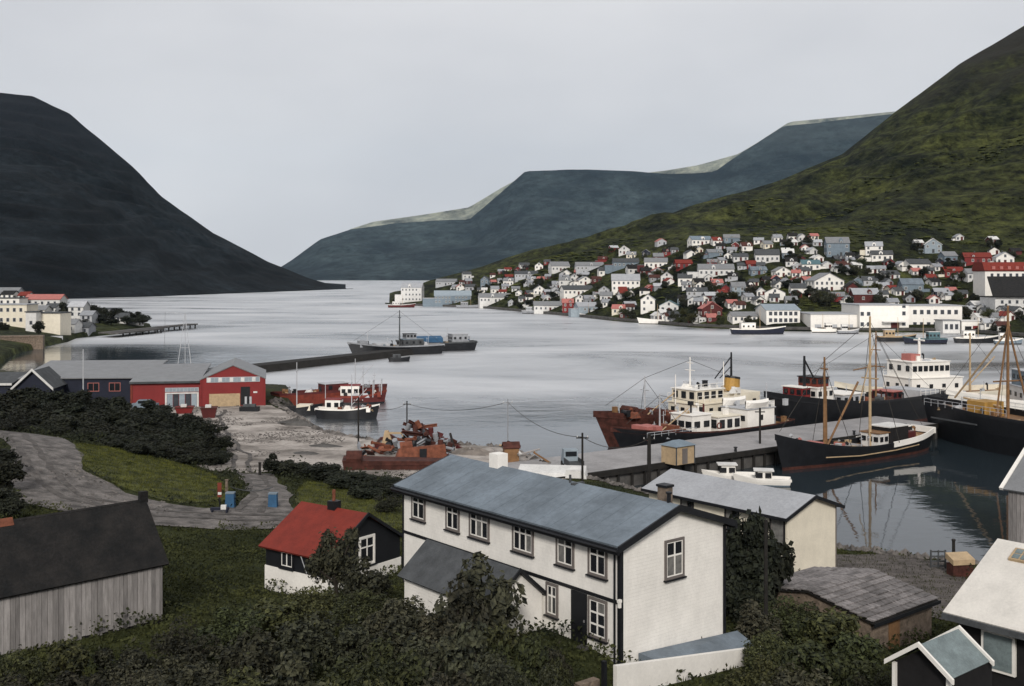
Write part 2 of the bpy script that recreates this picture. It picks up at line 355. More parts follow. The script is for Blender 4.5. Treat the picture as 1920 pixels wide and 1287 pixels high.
left = RayLand(
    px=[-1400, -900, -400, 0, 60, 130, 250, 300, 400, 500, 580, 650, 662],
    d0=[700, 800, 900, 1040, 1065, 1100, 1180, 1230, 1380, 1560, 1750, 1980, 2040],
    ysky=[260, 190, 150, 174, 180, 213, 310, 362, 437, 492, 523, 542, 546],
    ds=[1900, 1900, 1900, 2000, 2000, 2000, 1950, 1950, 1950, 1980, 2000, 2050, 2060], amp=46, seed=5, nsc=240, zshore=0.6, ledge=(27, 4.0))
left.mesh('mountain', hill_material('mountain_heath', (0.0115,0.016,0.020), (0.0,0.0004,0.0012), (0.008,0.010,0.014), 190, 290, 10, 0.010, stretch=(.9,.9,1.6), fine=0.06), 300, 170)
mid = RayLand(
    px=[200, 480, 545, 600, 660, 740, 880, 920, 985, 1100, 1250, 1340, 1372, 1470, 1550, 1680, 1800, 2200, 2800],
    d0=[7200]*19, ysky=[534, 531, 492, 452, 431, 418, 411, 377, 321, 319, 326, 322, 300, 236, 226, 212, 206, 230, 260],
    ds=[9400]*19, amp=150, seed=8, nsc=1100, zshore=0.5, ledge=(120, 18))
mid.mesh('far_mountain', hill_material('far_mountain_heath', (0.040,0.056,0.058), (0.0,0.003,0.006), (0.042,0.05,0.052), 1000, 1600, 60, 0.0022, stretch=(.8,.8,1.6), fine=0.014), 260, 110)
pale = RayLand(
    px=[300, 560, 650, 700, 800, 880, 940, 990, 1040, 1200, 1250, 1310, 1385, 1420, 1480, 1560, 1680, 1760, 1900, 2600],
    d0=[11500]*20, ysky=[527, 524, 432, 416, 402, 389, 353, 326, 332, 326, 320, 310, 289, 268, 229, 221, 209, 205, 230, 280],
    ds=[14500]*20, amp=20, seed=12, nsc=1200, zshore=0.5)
pale.mesh('distant_upland', hill_material('upland_painted_sun', (0.20,0.20,0.15), (0.14,0.145,0.115), (0.20,0.195,0.16), 1900, 2900, 12, 0.0012, fine=0.004), 220, 70)  # sunlight on the farthest hills is put into these pale base colours

# ---- near land: thin plate surface through known heights, cut by the shoreline
CP = [(4.5,44.4,6.0),(-5.9,57,5.9),(9.7,48.6,5.3),(0,50,6.0),(-2,61,5.0),(17.8,69,2.5),(21,74,2.2),(10,78,2.3),(14,70,2.6),(18,55,2.6),(24,60,2.1),
 (18,45,4.4),(6.8,40.3,4.0),(10.5,43.2,3.9),(9,36,4.8),(14.5,47,3.7),(26,38,5.6),(-16,50,5.8),(-20.5,44.5,5.9),(-24,39,7.0),(-22,55,6.6),(-10,60,3.9),(-14.5,63,3.5),(-6.8,66,4.0),(-12,52,5.2),
 (-20.9,82,3.7),(-26.5,81,4.1),(-31,81,4.6),(-38,90,6.0),(-46,102,6.9),(-52,104,7.1),(-36,141,2.1),(-20,113,2.1),(-29,108,2.5),(-58,165,2.0),(-40,165,2.0),
 (-15.6,92,3.0),(-13,106,2.2),(0,112,1.9),(-10,124,1.9),(-4,90,2.7),(4,84,2.7),(0,0,20),(0,12,15),(0,22,10.4),(-12,28,9.6),(12,30,8.2),(-20,15,15),(20,15,13.5),(0,-40,27),(-40,-30,26),(40,-30,24),
 (33,33,6.2),(28,52,3.0),(60,62,2.2),(60,30,6),(100,70,3),(100,20,9),(-60,70,8.5),(-45,60,7.8),(-40,45,8.5),(-100,100,9),(-100,160,5),(-75,150,2.8),(-75,125,4.2),(-60,118,4.6),(-150,60,13),(-150,220,3),(-90,200,2.2),(-48,190,1.9),(-48,128,3.0),
 (-38,118,2.7),(-150,0,24),(120,0,16)]
CP = np.array(CP, float)
def tps_fit(P, lam=8.0):
    n = len(P); r2 = ((P[:,None,:2]-P[None,:,:2])**2).sum(-1)
    K = np.where(r2 > 0, r2*np.log(r2+1e-12)/2, 0) + lam*np.eye(n)
    Q = np.c_[np.ones(n), P[:,:2]]; A = np.block([[K, Q], [Q.T, np.zeros((3,3))]])
    return np.linalg.solve(A, np.r_[P[:,2], 0, 0, 0])
TW = tps_fit(CP)
SHORE = np.array([(-260,-60),(-260,262),(-150,252),(-118,240),(-90,222),(-62,212),(-42,204),(-36,184),(-37,172),(-31,158),(-24,141),(-17,134),(-7,131),(0,129),(3,122),(6,114),(10,107),(14,101),(18,93),(21,86),(23.5,81.5),(28,79.5),(34,77),(39,79),(45,84),(52,86),(70,88),(160,84),(260,70),(260,-60)], float)
def sdist(x, y):
    best = np.full(x.shape, 1e9); ins = np.zeros(x.shape, bool); n = len(SHORE)
    for i in range(n):
        ax, ay = SHORE[i]; bx, by = SHORE[(i+1)%n]; ex, ey = bx-ax, by-ay
        t = np.clip(((x-ax)*ex+(y-ay)*ey)/(ex*ex+ey*ey), 0, 1)
        best = np.minimum(best, np.hypot(x-ax-t*ex, y-ay-t*ey))
        c = ((ay > y) != (by > y)) & (x < (bx-ax)*(y-ay)/((by-ay) if by != ay else 1e-9)+ax); ins ^= c
    return np.where(ins, best, -best)
def H(x, y):
    x = np.atleast_1d(np.asarray(x, float)); y = np.atleast_1d(np.asarray(y, float))
    z = TW[-3] + TW[-2]*x + TW[-1]*y
    for (cx, cy, _), w in zip(CP, TW[:-3]):
        r2 = (x-cx)**2+(y-cy)**2; z = z + w*np.where(r2 > 0, r2*np.log(r2+1e-12)/2, 0)
    z = np.maximum(z, 1.6); s = sdist(x, y); k = np.clip((s+1.2)/2.8, 0, 1); k = k*k*(3-2*k)
    return z*k - 2.0*(1-k)
def hz(x, y): return float(H(x, y)[0])
def ground(px, py, dmax=260):
    d = np.linspace(14, dmax, 1200); x = (px-CX)/F*d; z = CAM_H-(py-HOR)/F*d; h = H(x, d)
    k = int(np.argmax(z <= h)) if (z <= h).any() else len(d)-1
    return Vector((x[k], d[k], h[k]))
def ground_material():
    m = bpy.data.materials.new('rough_grass_ground'); m.use_nodes = True
    n, l = m.node_tree.nodes, m.node_tree.links; b = n['Principled BSDF']; b.inputs['Roughness'].default_value = 0.95; b.inputs['Specular IOR Level'].default_value = 0.1
    g = n.new('ShaderNodeNewGeometry')
    a = n.new('ShaderNodeTexNoise'); a.inputs['Scale'].default_value = 0.22; a.inputs['Detail'].default_value = 8; a.inputs['Roughness'].default_value = 0.7; l.new(g.outputs['Position'], a.inputs['Vector'])
    rp = n.new('ShaderNodeValToRGB'); e = rp.color_ramp.elements; e[0].position = 0.35; e[0].color = (0.012,0.016,0.008,1); e[1].position = 0.68; e[1].color = (0.05,0.055,0.016,1)
    l.new(a.outputs['Fac'], rp.inputs[0])
    sx = n.new('ShaderNodeSeparateXYZ'); l.new(g.outputs['Position'], sx.inputs[0])
    mr = n.new('ShaderNodeMapRange'); mr.inputs['From Min'].default_value = 1.0; mr.inputs['From Max'].default_value = 1.9; l.new(sx.outputs['Z'], mr.inputs['Value'])
    f = n.new('ShaderNodeTexNoise'); f.inputs['Scale'].default_value = 1.6; f.inputs['Detail'].default_value = 6; l.new(g.outputs['Position'], f.inputs['Vector'])
    r2 = n.new('ShaderNodeValToRGB'); r2.color_ramp.elements[0].position = 0.4; r2.color_ramp.elements[0].color = (0.02,0.019,0.017,1); r2.color_ramp.elements[1].position = 0.65; r2.color_ramp.elements[1].color = (0.10,0.092,0.08,1); l.new(f.outputs['Fac'], r2.inputs[0])
    mix = n.new('ShaderNodeMix'); mix.data_type = 'RGBA'; l.new(mr.outputs[0], mix.inputs[0]); l.new(r2.outputs[0], mix.inputs[6]); l.new(rp.outputs[0], mix.inputs[7])
    l.new(mix.outputs[2], b.inputs['Base Color'])
    bp = n.new('ShaderNodeBump'); bp.inputs['Strength'].default_value = 0.8; bp.inputs['Distance'].default_value = 0.3; l.new(f.outputs['Fac'], bp.inputs['Height']); l.new(bp.outputs[0], b.inputs['Normal'])
    return m
gx = np.concatenate([np.linspace(-260,-70,60,endpoint=False), np.arange(-70,60,0.9), np.linspace(60,260,60)])
gy = np.concatenate([np.linspace(-60,20,40,endpoint=False), np.arange(20,215,0.9), np.linspace(215,264,40)])
GX, GY = np.meshgrid(gx, gy)
structure(grid_mesh('ground', np.stack([GX, GY, H(GX, GY)], -1), ground_material()))

def drape(name, poly, m, lift=0.06, step=0.9, kind='structure'):
    poly = [Vector((p[0], p[1])) for p in poly]
    P = []
    for i, a in enumerate(poly):
        b = poly[(i+1) % len(poly)]; k = max(1, int((b-a).length/step))
        for j in range(k):
            q = a.lerp(b, j/k); nx = fnoise(np.array([q.x*1.0]), np.array([q.y]), 3.0, 21, 2)[0]; P.append(Vector((q.x+nx*0.9, q.y+nx*0.9)))
    nb = len(P); xs = [p.x for p in P]; ys = [p.y for p in P]
    pts = list(P)
    for x in np.arange(min(xs), max(xs), step):
        for y in np.arange(min(ys), max(ys), step): pts.append(Vector((x, y)))
    v, e, f, *_ = geometry.delaunay_2d_cdt(pts, [(i, (i+1) % nb) for i in range(nb)], [list(range(nb))], 1, 1e-4)
    vv = np.array([(p.x, p.y) for p in v]); z = H(vv[:,0], vv[:,1]) + lift
    me = bpy.data.meshes.new(name); me.from_pydata([(a, b, c) for (a, b), c in zip(vv.tolist(), z.tolist())], [], [tuple(q) for q in f])
    me.materials.append(m); me.polygons.foreach_set('use_smooth', [True]*len(me.polygons)); me.update()
    o = bpy.data.objects.new(name, me); col.objects.link(o); o['kind'] = kind; return o
def pxpoly(pts): return [ground(*p) for p in pts]
paint('gravel', (0.19, 0.172, 0.16), 0.95, 0.7, 0.9, bump=0.6, bscale=5, detail=11, grit=0.5)
paint('yardgravel', (0.42, 0.38, 0.345), 0.95, 0.62, 0.14, bump=0.6, bscale=3, detail=12, stretch=(1,1.7,1), c2=(0.085,0.072,0.06), lo=0.32, hi=0.6, grit=0.5)
paint('meadow', (0.095, 0.102, 0.022), 0.95, 0.6, 0.7, bump=0.6, bscale=3, detail=10, c2=(0.014,0.018,0.007), grit=0.5)
ROADPOLY = [(-70,112),(-56,109),(-46,108),(-40.5,99.5),(-36.5,90.5),(-31,85.5),(-24,83.5),(-21.8,84.5),(-22.5,92),(-27,104),(-24,106),(-19,92),(-17.5,85.5),(-13.5,82),(-15,79.5),(-20,77),(-28,76),(-36,78),(-40,84.5),(-44,93.5),(-50,100.5),(-70,103.5)]
road = drape('road', ROADPOLY, M['gravel'], 0.08)
def ribbon(pts, off, w):
    L, Rr = [], []
    for i, p in enumerate(pts):
        a, b = Vector(pts[max(0,i-1)]), Vector(pts[min(len(pts)-1,i+1)]); t = (b-a).normalized(); n_ = Vector((-t.y,t.x)); L.append(Vector(p)+n_*(off+w/2)); Rr.append(Vector(p)+n_*(off-w/2))
    return L+Rr[::-1]
CL_ = [(-66,107),(-54,105),(-47.5,101.5),(-43,95),(-39,87.5),(-33.5,82),(-26,80.3),(-20,81),(-16,82)]
paint('track', (0.13, 0.117, 0.108), 0.95, 0.6, 1.2, detail=11, grit=0.5)
for of_ in (-0.85, 0.85): drape('wheel_track', ribbon(CL_, of_, 0.55), M['track'], 0.11, 0.7)
for of_ in (-0.8, 0.8): drape('wheel_track', ribbon([(-20.5,83),(-21,90),(-24,100),(-27,107),(-30,118),(-35,130),(-42,150),(-44,160)], of_, 0.5), M['track'], 0.11, 0.7)
YARDPOLY = [(-62,163),(-47,170),(-37.5,166),(-32,155),(-25.5,140.5),(-18,132.5),(-7,129),(1,126),(4,117),(8,108),(2,103),(-6,101),(-12,105),(-18,109),(-22,113),(-25.5,106),(-29.5,104.5),(-32,108),(-31,118),(-36,128),(-41,140),(-48,150),(-58,157)]
yard = drape('gravel_yard', YARDPOLY, M['yardgravel'], 0.05)
MEADOWS = [[(-44,98),(-40,108),(-33,106),(-28.5,101),(-24.5,92),(-23,87),(-26,84.8),(-32,87),(-37,92)], [(-19.5,101),(-13,97.5),(-8,92),(-7,82),(-10.5,76),(-14,82.5),(-17.2,87),(-19,94)]]
for i, p in enumerate(MEADOWS): drape('grass_bank', p, M['meadow'], 0.05)
# paved strip between the stone shed and the shore
PAVING = [(17.5,63.5),(21,64.5),(26.5,61),(29.5,68),(31.5,75.5),(27,77.5),(22.5,76.5),(19,70)]
drape('paving', PAVING, mat('paving_stone', (0.115,0.10,0.092), 0.95, 0.55, 0.8, bump=0.4, bscale=3, stretch=(1,3,1)), 0.05)

# ---- left peninsula
PEN = MB()
pen_edge = [(-128,268),(-140,300),(-146,330),(-150,362),(-156,384),(-152,410),(-150,440),(-158,470),(-185,520),(-230,600),(-330,640),(-400,500),(-400,250),(-230,240)]
pc = Vector((-250, 400))
rings = [1.0, 0.985, 0.93, 0.75, 0.5, 0.25, 0.02]; rz_ = [-2, 1.6, 2.6, 5, 8, 10, 11]
sub = []
for i, a in enumerate(pen_edge):
    b = pen_edge[(i+1) % len(pen_edge)]
    for k in range(6): sub.append(Vector(a).lerp(Vector(b), k/6))
PP = np.array([[(pc.x+(p.x-pc.x)*r, pc.y+(p.y-pc.y)*r, z) for p in sub+[sub[0]]] for r, z in zip(rings, rz_)])
structure(grid_mesh('headland', PP, hill_material('headland_grass', (0.05,0.055,0.02), (0.014,0.018,0.010), (0.05,0.05,0.05), 90, 99, 0.5, 0.06, fine=0.4)))

# ---- piers
UX, UY = 0.807, 0.590                         # along the pier
def pier_pt(t, off, z=0.0): return Vector((7.6+UX*t-UY*off, 108.0+UY*t+UX*off, z))
pr = math.atan2(UY, UX)
pier = thing('pier', 'long pale concrete pier with dark timber side running out between the moored ships', 'pier', pier_pt(0,0), pr)
MB().box(-9, 63, 0.25, 10.4, 1.55, 2.0).build('deck', M['concrete'], pier)
MB().box(-7, 62.8, 0.5, 10.2, -3, 1.55).build('pier_wall', M['darkconcrete'], pier)
MB().box(-8.5, 63, 0.05, 0.25, 1.5, 2.12).build('kerb', M['timberdark'], pier)
pm = MB().tube((0,0,-3),(0,0,1.75),0.17,n=7).mesh('pile', M['timberdark'])
for i in range(36): put('pile', pm, pier, (-5+i*1.9, 0.28 + 0.04*math.sin(i*3), 0))
for i in range(5):
    b = MB().tube((0,0,2.0),(0,0,2.45),0.17,0.14,8).tube((0,0,2.45),(0,0,2.55),0.24,0.22,8).build('bollard', M['black'], None, pier_pt(12+i*11, 0.9)); 
    tag(b, f"black iron bollard on the pier edge, {['nearest','second','third','fourth','farthest'][i]} from the shore", 'bollard', 'bollards along the pier')
bw = [Vector((-66,236)), Vector((-57,252)), Vector((-37,290)), Vector((-15,336))]
q = MB()
for k in range(3):
    a, b = bw[k], bw[k+1]; nn = Vector((b.y-a.y, -(b.x-a.x))).normalized()*2.6
    q.hexa([(a.x-nn.x*1.3,a.y-nn.y*1.3,-2),(b.x-nn.x*1.3,b.y-nn.y*1.3,-2),(b.x+nn.x*1.3,b.y+nn.y*1.3,-2),(a.x+nn.x*1.3,a.y+nn.y*1.3,-2),
            (a.x-nn.x,a.y-nn.y,1.7),(b.x-nn.x,b.y-nn.y,1.7),(b.x+nn.x,b.y+nn.y,1.7),(a.x+nn.x,a.y+nn.y,1.7)])
tag(q.build('breakwater', M['timberdark']), 'dark low breakwater reaching out to the trawlers in mid harbour', 'breakwater')
lq = thing('jetty', 'low jetty on piles at the tip of the left headland', 'jetty', (-152,392,0), R(82))
MB().box(0, 74, -5, 0, 1.3, 1.8).box(-2,34,-9,-5,1.2,1.7).build('deck', M['darkconcrete'], lq)
pm2 = MB().tube((0,0,-2),(0,0,1.3),0.3,n=6).mesh('pile', M['timberdark'])
for i in range(15): put('pile', pm2, lq, (2+i*5, -8.6 if i < 7 else -4.6, 0))
# ------------------------------------------------------------------ buildings
FACE = {'y0': 0.0, 'x0': R(-90), 'y1': R(180), 'x1': R(90)}
_wc = {}; wr = random.Random(2)
paint('curtain', (0.20, 0.195, 0.185), 0.5, 0.5, 3.0)
def far_window_mesh(w, h, frame, glass='farglass', cols=2):
    k = (round(w,2), round(h,2), frame, glass, cols)
    if k not in _wc:
        b = MB().box(-w/2, w/2, -0.02, 0.05, 0, h, 1); t = 0.09
        b.box(-w/2-t, -w/2, -0.07, 0.05, -t, h+t).box(w/2, w/2+t, -0.07, 0.05, -t, h+t).box(-w/2, w/2, -0.07, 0.05, h, h+t).box(-w/2, w/2, -0.09, 0.05, -t, 0)
        for c in range(1, cols): x = -w/2+w*c/cols; b.box(x-0.03, x+0.03, -0.05, 0.03, 0, h)
        _wc[k] = b.mesh('window', [M[frame], M[glass]])
    return _wc[k]
_dc = {}
def door_mesh(w, h, m):
    k = (w, h, m)
    if k not in _dc: _dc[k] = MB().box(-w/2, w/2, -0.06, 0.05, 0, h).box(-w/2-0.08, -w/2, -0.09, 0.05, 0, h+0.08).box(w/2, w/2+0.08, -0.09, 0.05, 0, h+0.08).mesh('door', M[m])
    return _dc[k]
def face_loc(face, u, z, W, D):
    return {'y0': (u, 0, z), 'y1': (W-u, D, z), 'x0': (0, D-u, z), 'x1': (W, u, z)}[face]
def gable(root, W, D, wh, rise, wall, roof, ridge='y', oh=0.35, th=0.16, below=2.0, over_end=None, fascia=None, plinth=None):
    """walls + roof of a gabled building; x 0..W, y 0..D; ridge along y (gables at y0,y1) or along x"""
    oe = oh if over_end is None else over_end
    b = MB()
    if ridge == 'y':
        b.prism([(0,-below),(W,-below),(W,wh),(W/2,wh+rise),(0,wh)], 0, D, 'y')
        sl = rise/(W/2)
        p = lambda x, y: (x, y, wh + rise - abs(x-W/2)*sl + th)
        r = MB().slab([p(-oh,-oe), p(W/2,-oe), p(W/2,D+oe), p(-oh,D+oe)], th).slab([p(W/2,-oe), p(W+oh,-oe), p(W+oh,D+oe), p(W/2,D+oe)], th)
    else:
        b.prism([(0,-below),(D,-below),(D,wh),(D/2,wh+rise),(0,wh)], 0, W, 'x')
        sl = rise/(D/2)
        p = lambda x, y: (x, y, wh + rise - abs(y-D/2)*sl + th)
        r = MB().slab([p(-oe,-oh), p(W+oe,-oh), p(W+oe,D/2), p(-oe,D/2)], th).slab([p(-oe,D/2), p(W+oe,D/2), p(W+oe,D+oh), p(-oe,D+oh)], th)
    w = b.build('wall', M[wall], root); rf = r.build('roof', M[roof], root)
    return w, rf
def detailed_window(root, face, u, z, w, h, W, D, cols=2, rows=(0.42,), casing='trimgrey', bars='white'):
    """casing > panes, glazing_bar, sill. u is the window's left edge seen from outside"""
    x, y, zz = face_loc(face, u + w/2, z, W, D)
    c = 0.11
    o = MB().box(-w/2-c, -w/2, -0.07, 0.02, -c, h+c).box(w/2, w/2+c, -0.07, 0.02, -c, h+c).box(-w/2, w/2, -0.07, 0.02, h, h+c).box(-w/2, w/2, -0.072, 0.02, -c, 0).build('window', M[casing], root, (x, y, zz), FACE[face])
    MB().box(-w/2-c-0.05, w/2+c+0.05, -0.16, 0.0, -c-0.06, -c).build('sill', M['black'], o)
    g = MB(); t = 0.035
    g.box(-w/2, -w/2+t*1.4, -0.05, 0, 0, h).box(w/2-t*1.4, w/2, -0.05, 0, 0, h).box(-w/2+t*1.4, w/2-t*1.4, -0.05, 0, 0, t*1.4).box(-w/2+t*1.4, w/2-t*1.4, -0.05, 0, h-t*1.4, h)
    zs = [0] + [h*(1-r) for r in sorted(rows, reverse=True)] + [h]; xs = [-w/2 + w*i/cols for i in range(cols+1)]
    for xx in xs[1:-1]: g.box(xx-t, xx+t, -0.055, 0, t, h-t)
    for q in zs[1:-1]: g.box(-w/2+t, w/2-t, -0.06, 0, q-t, q+t)
    g.build('glazing_bar', M[bars], o)
    for i in range(cols):
        for j in range(len(zs)-1):
            MB().box(xs[i]+t, xs[i+1]-t, -0.03, 0.0, zs[j]+t, zs[j+1]-t).build('pane', M[wr.choice(['glass','glass','glass','curtain'])], o)
    return o

# ---- the long white house in the middle
HR = math.atan2(0.6327, 0.7745)
def hl(x, y, z=0): return Vector((4.51 + 0.7745*x - 0.6327*y, 44.4 + 0.6327*x + 0.7745*y, z))
W0, D0, Z0 = 6.67, 16.3, 6.0
hs_ = thing('white_house', 'long white two storey timber house with grey blue roof and black trim', 'house', hl(0,0,Z0), HR)
gable(hs_, W0, D0, 4.9, 1.08, 'clapboard', 'felt', 'y', oh=0.42, th=0.15, below=2.5, over_end=0.30)
sl = 1.08/(W0/2)
f = MB()
f.box(-0.50, -0.40, -0.36, D0+0.36, 4.55, 4.83)                                     # eave boards
f.box(W0+0.40, W0+0.50, -0.36, D0+0.36, 4.55, 4.83)
for y in (-0.37, D0+0.29):
    p = lambda x: 4.9 + 1.08 - abs(x-W0/2)*sl
    for xa, xb in ((-0.45, W0/2), (W0/2, W0+0.45)):
        f.hexa([(xa,y,p(xa)-0.14),(xb,y,p(xb)-0.14),(xb,y+0.08,p(xb)-0.14),(xa,y+0.08,p(xa)-0.14),(xa,y,p(xa)+0.16),(xb,y,p(xb)+0.16),(xb,y+0.08,p(xb)+0.16),(xa,y+0.08,p(xa)+0.16)])
f.build('fascia', M['black'], hs_)
for k in range(1, 16):        # laps of the roofing felt
    y = k*D0/16
    for xa, xb in ((-0.40, W0/2-0.06), (W0/2+0.06, W0+0.40)):
        p = lambda x: 4.9+1.08-abs(x-W0/2)*sl+0.15
        MB().hexa([(xa,y,p(xa)-0.03),(xb,y,p(xb)-0.03),(xb,y+0.07,p(xb)-0.03),(xa,y+0.07,p(xa)-0.03),(xa,y,p(xa)+0.012),(xb,y,p(xb)+0.012),(xb,y+0.07,p(xb)+0.012),(xa,y+0.07,p(xa)+0.012)]).build('roof_lap', M['felt'], hs_)
MB().tube((-0.56,-0.36,4.72),(-0.56,D0+0.36,4.72),0.06,n=6).build('gutter', M['black'], hs_)
MB().box(-0.05, 0.0, 0.0, D0, 2.36, 2.5).build('belt_board', M['black'], hs_)
for (x0,x1,y0,y1) in ((-0.06,0.12,-0.06,0.12),(W0-0.1,W0+0.05,-0.06,0.10),(-0.045,0.05,D0-0.06,D0+0.05)):
    MB().box(x0,x1,y0,y1,-1.2,4.72).build('corner_board', M['black'], hs_)
def ht(px): r = (px-CX)/F; return (4.51-44.4*r)/(0.6327+0.7745*r)
for (a, b, z0, z1, c) in ((773,798,3.38,4.62,2),(837,862,3.38,4.62,2),(881,918,3.38,4.62,3),(962,1001,3.36,4.62,3),(1044,1077,3.36,4.62,2),(1104,1139,3.36,4.62,2),(1104,1139,0.72,2.2,2),(1025,1047,0.95,2.2,2),(806,843,1.55,2.2,3)):
    ya, yb = ht(a), ht(b); w = ya-yb
    rows = (0.36,) if z1-z0 < 1.3 else (0.34, 0.68) if z0 < 1 else (0.36,)
    detailed_window(hs_, 'x0', D0-ya+0.1, z0, w-0.2, z1-z0, W0, D0, c, rows if z1-z0 > 0.8 else ())
detailed_window(hs_, 'y0', 2.78, 3.0, 1.02, 1.5, W0, D0, 2, (0.40,))
dy0, dy1 = ht(1101), ht(1072)
dr = MB().box(-0.05, 0.03, dy0, dy1, 0.15, 2.33).build('door', M['black'], hs_)
MB().box(-0.09, -0.05, dy0+0.1, dy0+0.16, 1.1, 1.2).build('handle', M['steel'], dr)
st = MB()
for k in range(4): st.box(-0.5-0.3*k, 0.0, dy0-0.3, dy1+0.3, -0.06-0.2*(k+1), -0.06-0.2*k)
st.box(-0.5, 0.0, dy0-0.3, dy1+0.3, -0.06, 0.12); st.build('step', M['darkconcrete'], hs_)
lm = MB().box(-0.22,-0.06,-0.16,-0.02,2.5,2.62).box(-0.2,-0.08,-0.14,-0.04,2.28,2.5).build('lamp', M['white'], hs_)
ch = MB().box(2.9,3.75,11.9,12.75,5.4,5.98).build('chimney', M['slate'], hs_); MB().box(2.98,3.68,11.98,12.68,5.98,6.75).build('chimney_stack', M['white'], ch)
ch = MB().box(3.75,4.2,0.9,1.4,5.5,6.62).build('chimney', M['stonewall'], hs_); MB().box(3.7,4.25,0.85,1.45,6.62,6.72).build('cap', M['black'], ch)
MB().tube((3.35,0.35,5.9),(3.35,0.35,6.5),0.09,n=8).tube((3.35,0.35,6.5),(3.35,0.35,6.58),0.14,n=8).build('vent_pipe', M['black'], hs_)
MB().tube((3.2,6.6,5.9),(3.2,6.6,6.45),0.06,n=8).box(3.0,3.7,6.1,6.35,5.85,6.12).build('vent_pipe', M['slate'], hs_)
MB().tube((-0.12,0.22,-0.8),(-0.12,0.22,4.5),0.05,n=7).build('downpipe', M['black'], hs_)
# annex on its front
AX = thing('annex', 'small white annex with dark grey gable roof against the long white house', 'annex', hl(-3.0,4.87,Z0), HR)
gable(AX, 2.9, 6.8, 1.75, 1.25, 'clapboard', 'slate', 'y', oh=0.3, th=0.1, below=1.5, over_end=0.2)
bb = MB()
for xa, za, xb, zb in ((-0.3,1.5,1.45,3.02),(1.45,3.02,3.2,1.5)):
    bb.hexa([(xa,-0.27,za-0.06),(xb,-0.27,zb-0.06),(xb,-0.2,zb-0.06),(xa,-0.2,za-0.06),(xa,-0.27,za+0.16),(xb,-0.27,zb+0.16),(xb,-0.2,zb+0.16),(xa,-0.2,za+0.16)])
bb.build('barge_board', M['black'], AX)
yw = thing('yard_wall', 'grey concrete terrace with pale top edge below the dark annex roof', 'wall', hl(-6.6,6.5,5.0), HR)
MB().box(0, 3.4, 0, 7.2, -1.2, 0.75).build('terrace', M['slate'], yw); MB().box(-0.02,0.2,0,7.2,0.75,1.05).build('parapet', M['darkconcrete'], yw); MB().box(0.2,3.4,7.0,7.2,0.75,0.98).build('coping', M['palegrey'], yw)
# flat roofed outbuilding at the gable end
OB = thing('outbuilding', 'low white outbuilding with blue grey roof in front of the gable end', 'outbuilding', hl(0,0,Z0), HR)
def obz(x): return 0.62 - 0.135*(x+1.7)
MB().hexa([(-1.7,-1.5,-3),(7.6,-1.5,-3),(7.6,-1.3,-3),(-1.7,-1.3,-3),(-1.7,-1.5,obz(-1.7)),(7.6,-1.5,obz(7.6)),(7.6,-1.3,obz(7.6)),(-1.7,-1.3,obz(-1.7))]).build('wall', M['white'], OB)
MB().hexa([(1.0,-1.3,-0.8),(7.5,-1.3,-1.4),(7.5,-0.08,-1.4),(1.0,-0.08,-0.8),(1.0,-1.3,obz(1.0)-0.12),(7.5,-1.3,obz(7.5)-0.1),(7.5,-0.08,obz(7.5)+0.36),(1.0,-0.08,obz(1.0)-0.1)]).build('roof', M['felt'], OB)
gp = thing('gate', 'dark gate posts with stone pier beside the white outbuilding', 'gate', hl(-2.3,-1.4,Z0), HR)
MB().box(0,0.16,0,0.16,-2.4,0.9).build('post', M['black'], gp); MB().box(-1.2,-1.05,0.6,0.75,-2.4,0.25).build('post', M['black'], gp); MB().box(-1.05,0,0.25,0.6,-2.4,0.15).build('stone_pier', M['stonewall'], gp)
gw = MB().box(0,2.6,0,0.2,-1.5,0.55).build('garden_wall', M['white'], None, hl(-5.0,-0.9,5.1), HR); tag(gw, 'low white garden wall left of the gate posts at the bottom edge', 'wall')

# ---- cream house by the water
def cl(x, y, z=0): return Vector((17.8 + 0.7745*x - 0.6327*y, 69 + 0.6327*x + 0.7745*y, z))
cw, cd = 5.4, 12.2
ch_ = thing('cream_house', 'cream two storey house with pale grey roof standing at the harbour edge', 'house', cl(0,0,2.35), HR)
gable(ch_, cw, cd, 4.2, 0.92, 'cream', 'feltgrey', 'y', oh=0.5, th=0.12, below=1.5, over_end=0.3)
f = MB(); sl = 0.92/(cw/2)
for xa, xb in ((-0.5, cw/2), (cw/2, cw+0.5)):
    p = lambda x: 4.2+0.92-abs(x-cw/2)*sl
    f.hexa([(xa,-0.36,p(xa)-0.1),(xb,-0.36,p(xb)-0.1),(xb,-0.29,p(xb)-0.1),(xa,-0.29,p(xa)-0.1),(xa,-0.36,p(xa)+0.13),(xb,-0.36,p(xb)+0.13),(xb,-0.29,p(xb)+0.13),(xa,-0.29,p(xa)+0.13)])
f.box(cw+0.48, cw+0.56, -0.36, cd+0.3, 3.95, 4.15); f.box(-0.56,-0.48,-0.36,cd+0.3,3.95,4.15)
f.build('fascia', M['black'], ch_)
MB().box(cw-0.05,cw+0.04,-0.04,0.06,-0.5,4.2).build('corner_board', M['trimgrey'], ch_)
for z, h in ((2.3,1.55),(0.05,1.35)):
    detailed_window(ch_, 'x0', cd-1.25, z, 1.0, h, cw, cd, 1, (), 'black', 'trimgrey')
    detailed_window(ch_, 'x0', cd-5.0, z, 1.0, h, cw, cd, 2, (0.4,), 'black', 'trimgrey')
    detailed_window(ch_, 'x0', cd-9.0, z, 1.0, h, cw, cd, 2, (0.4,), 'black', 'trimgrey')

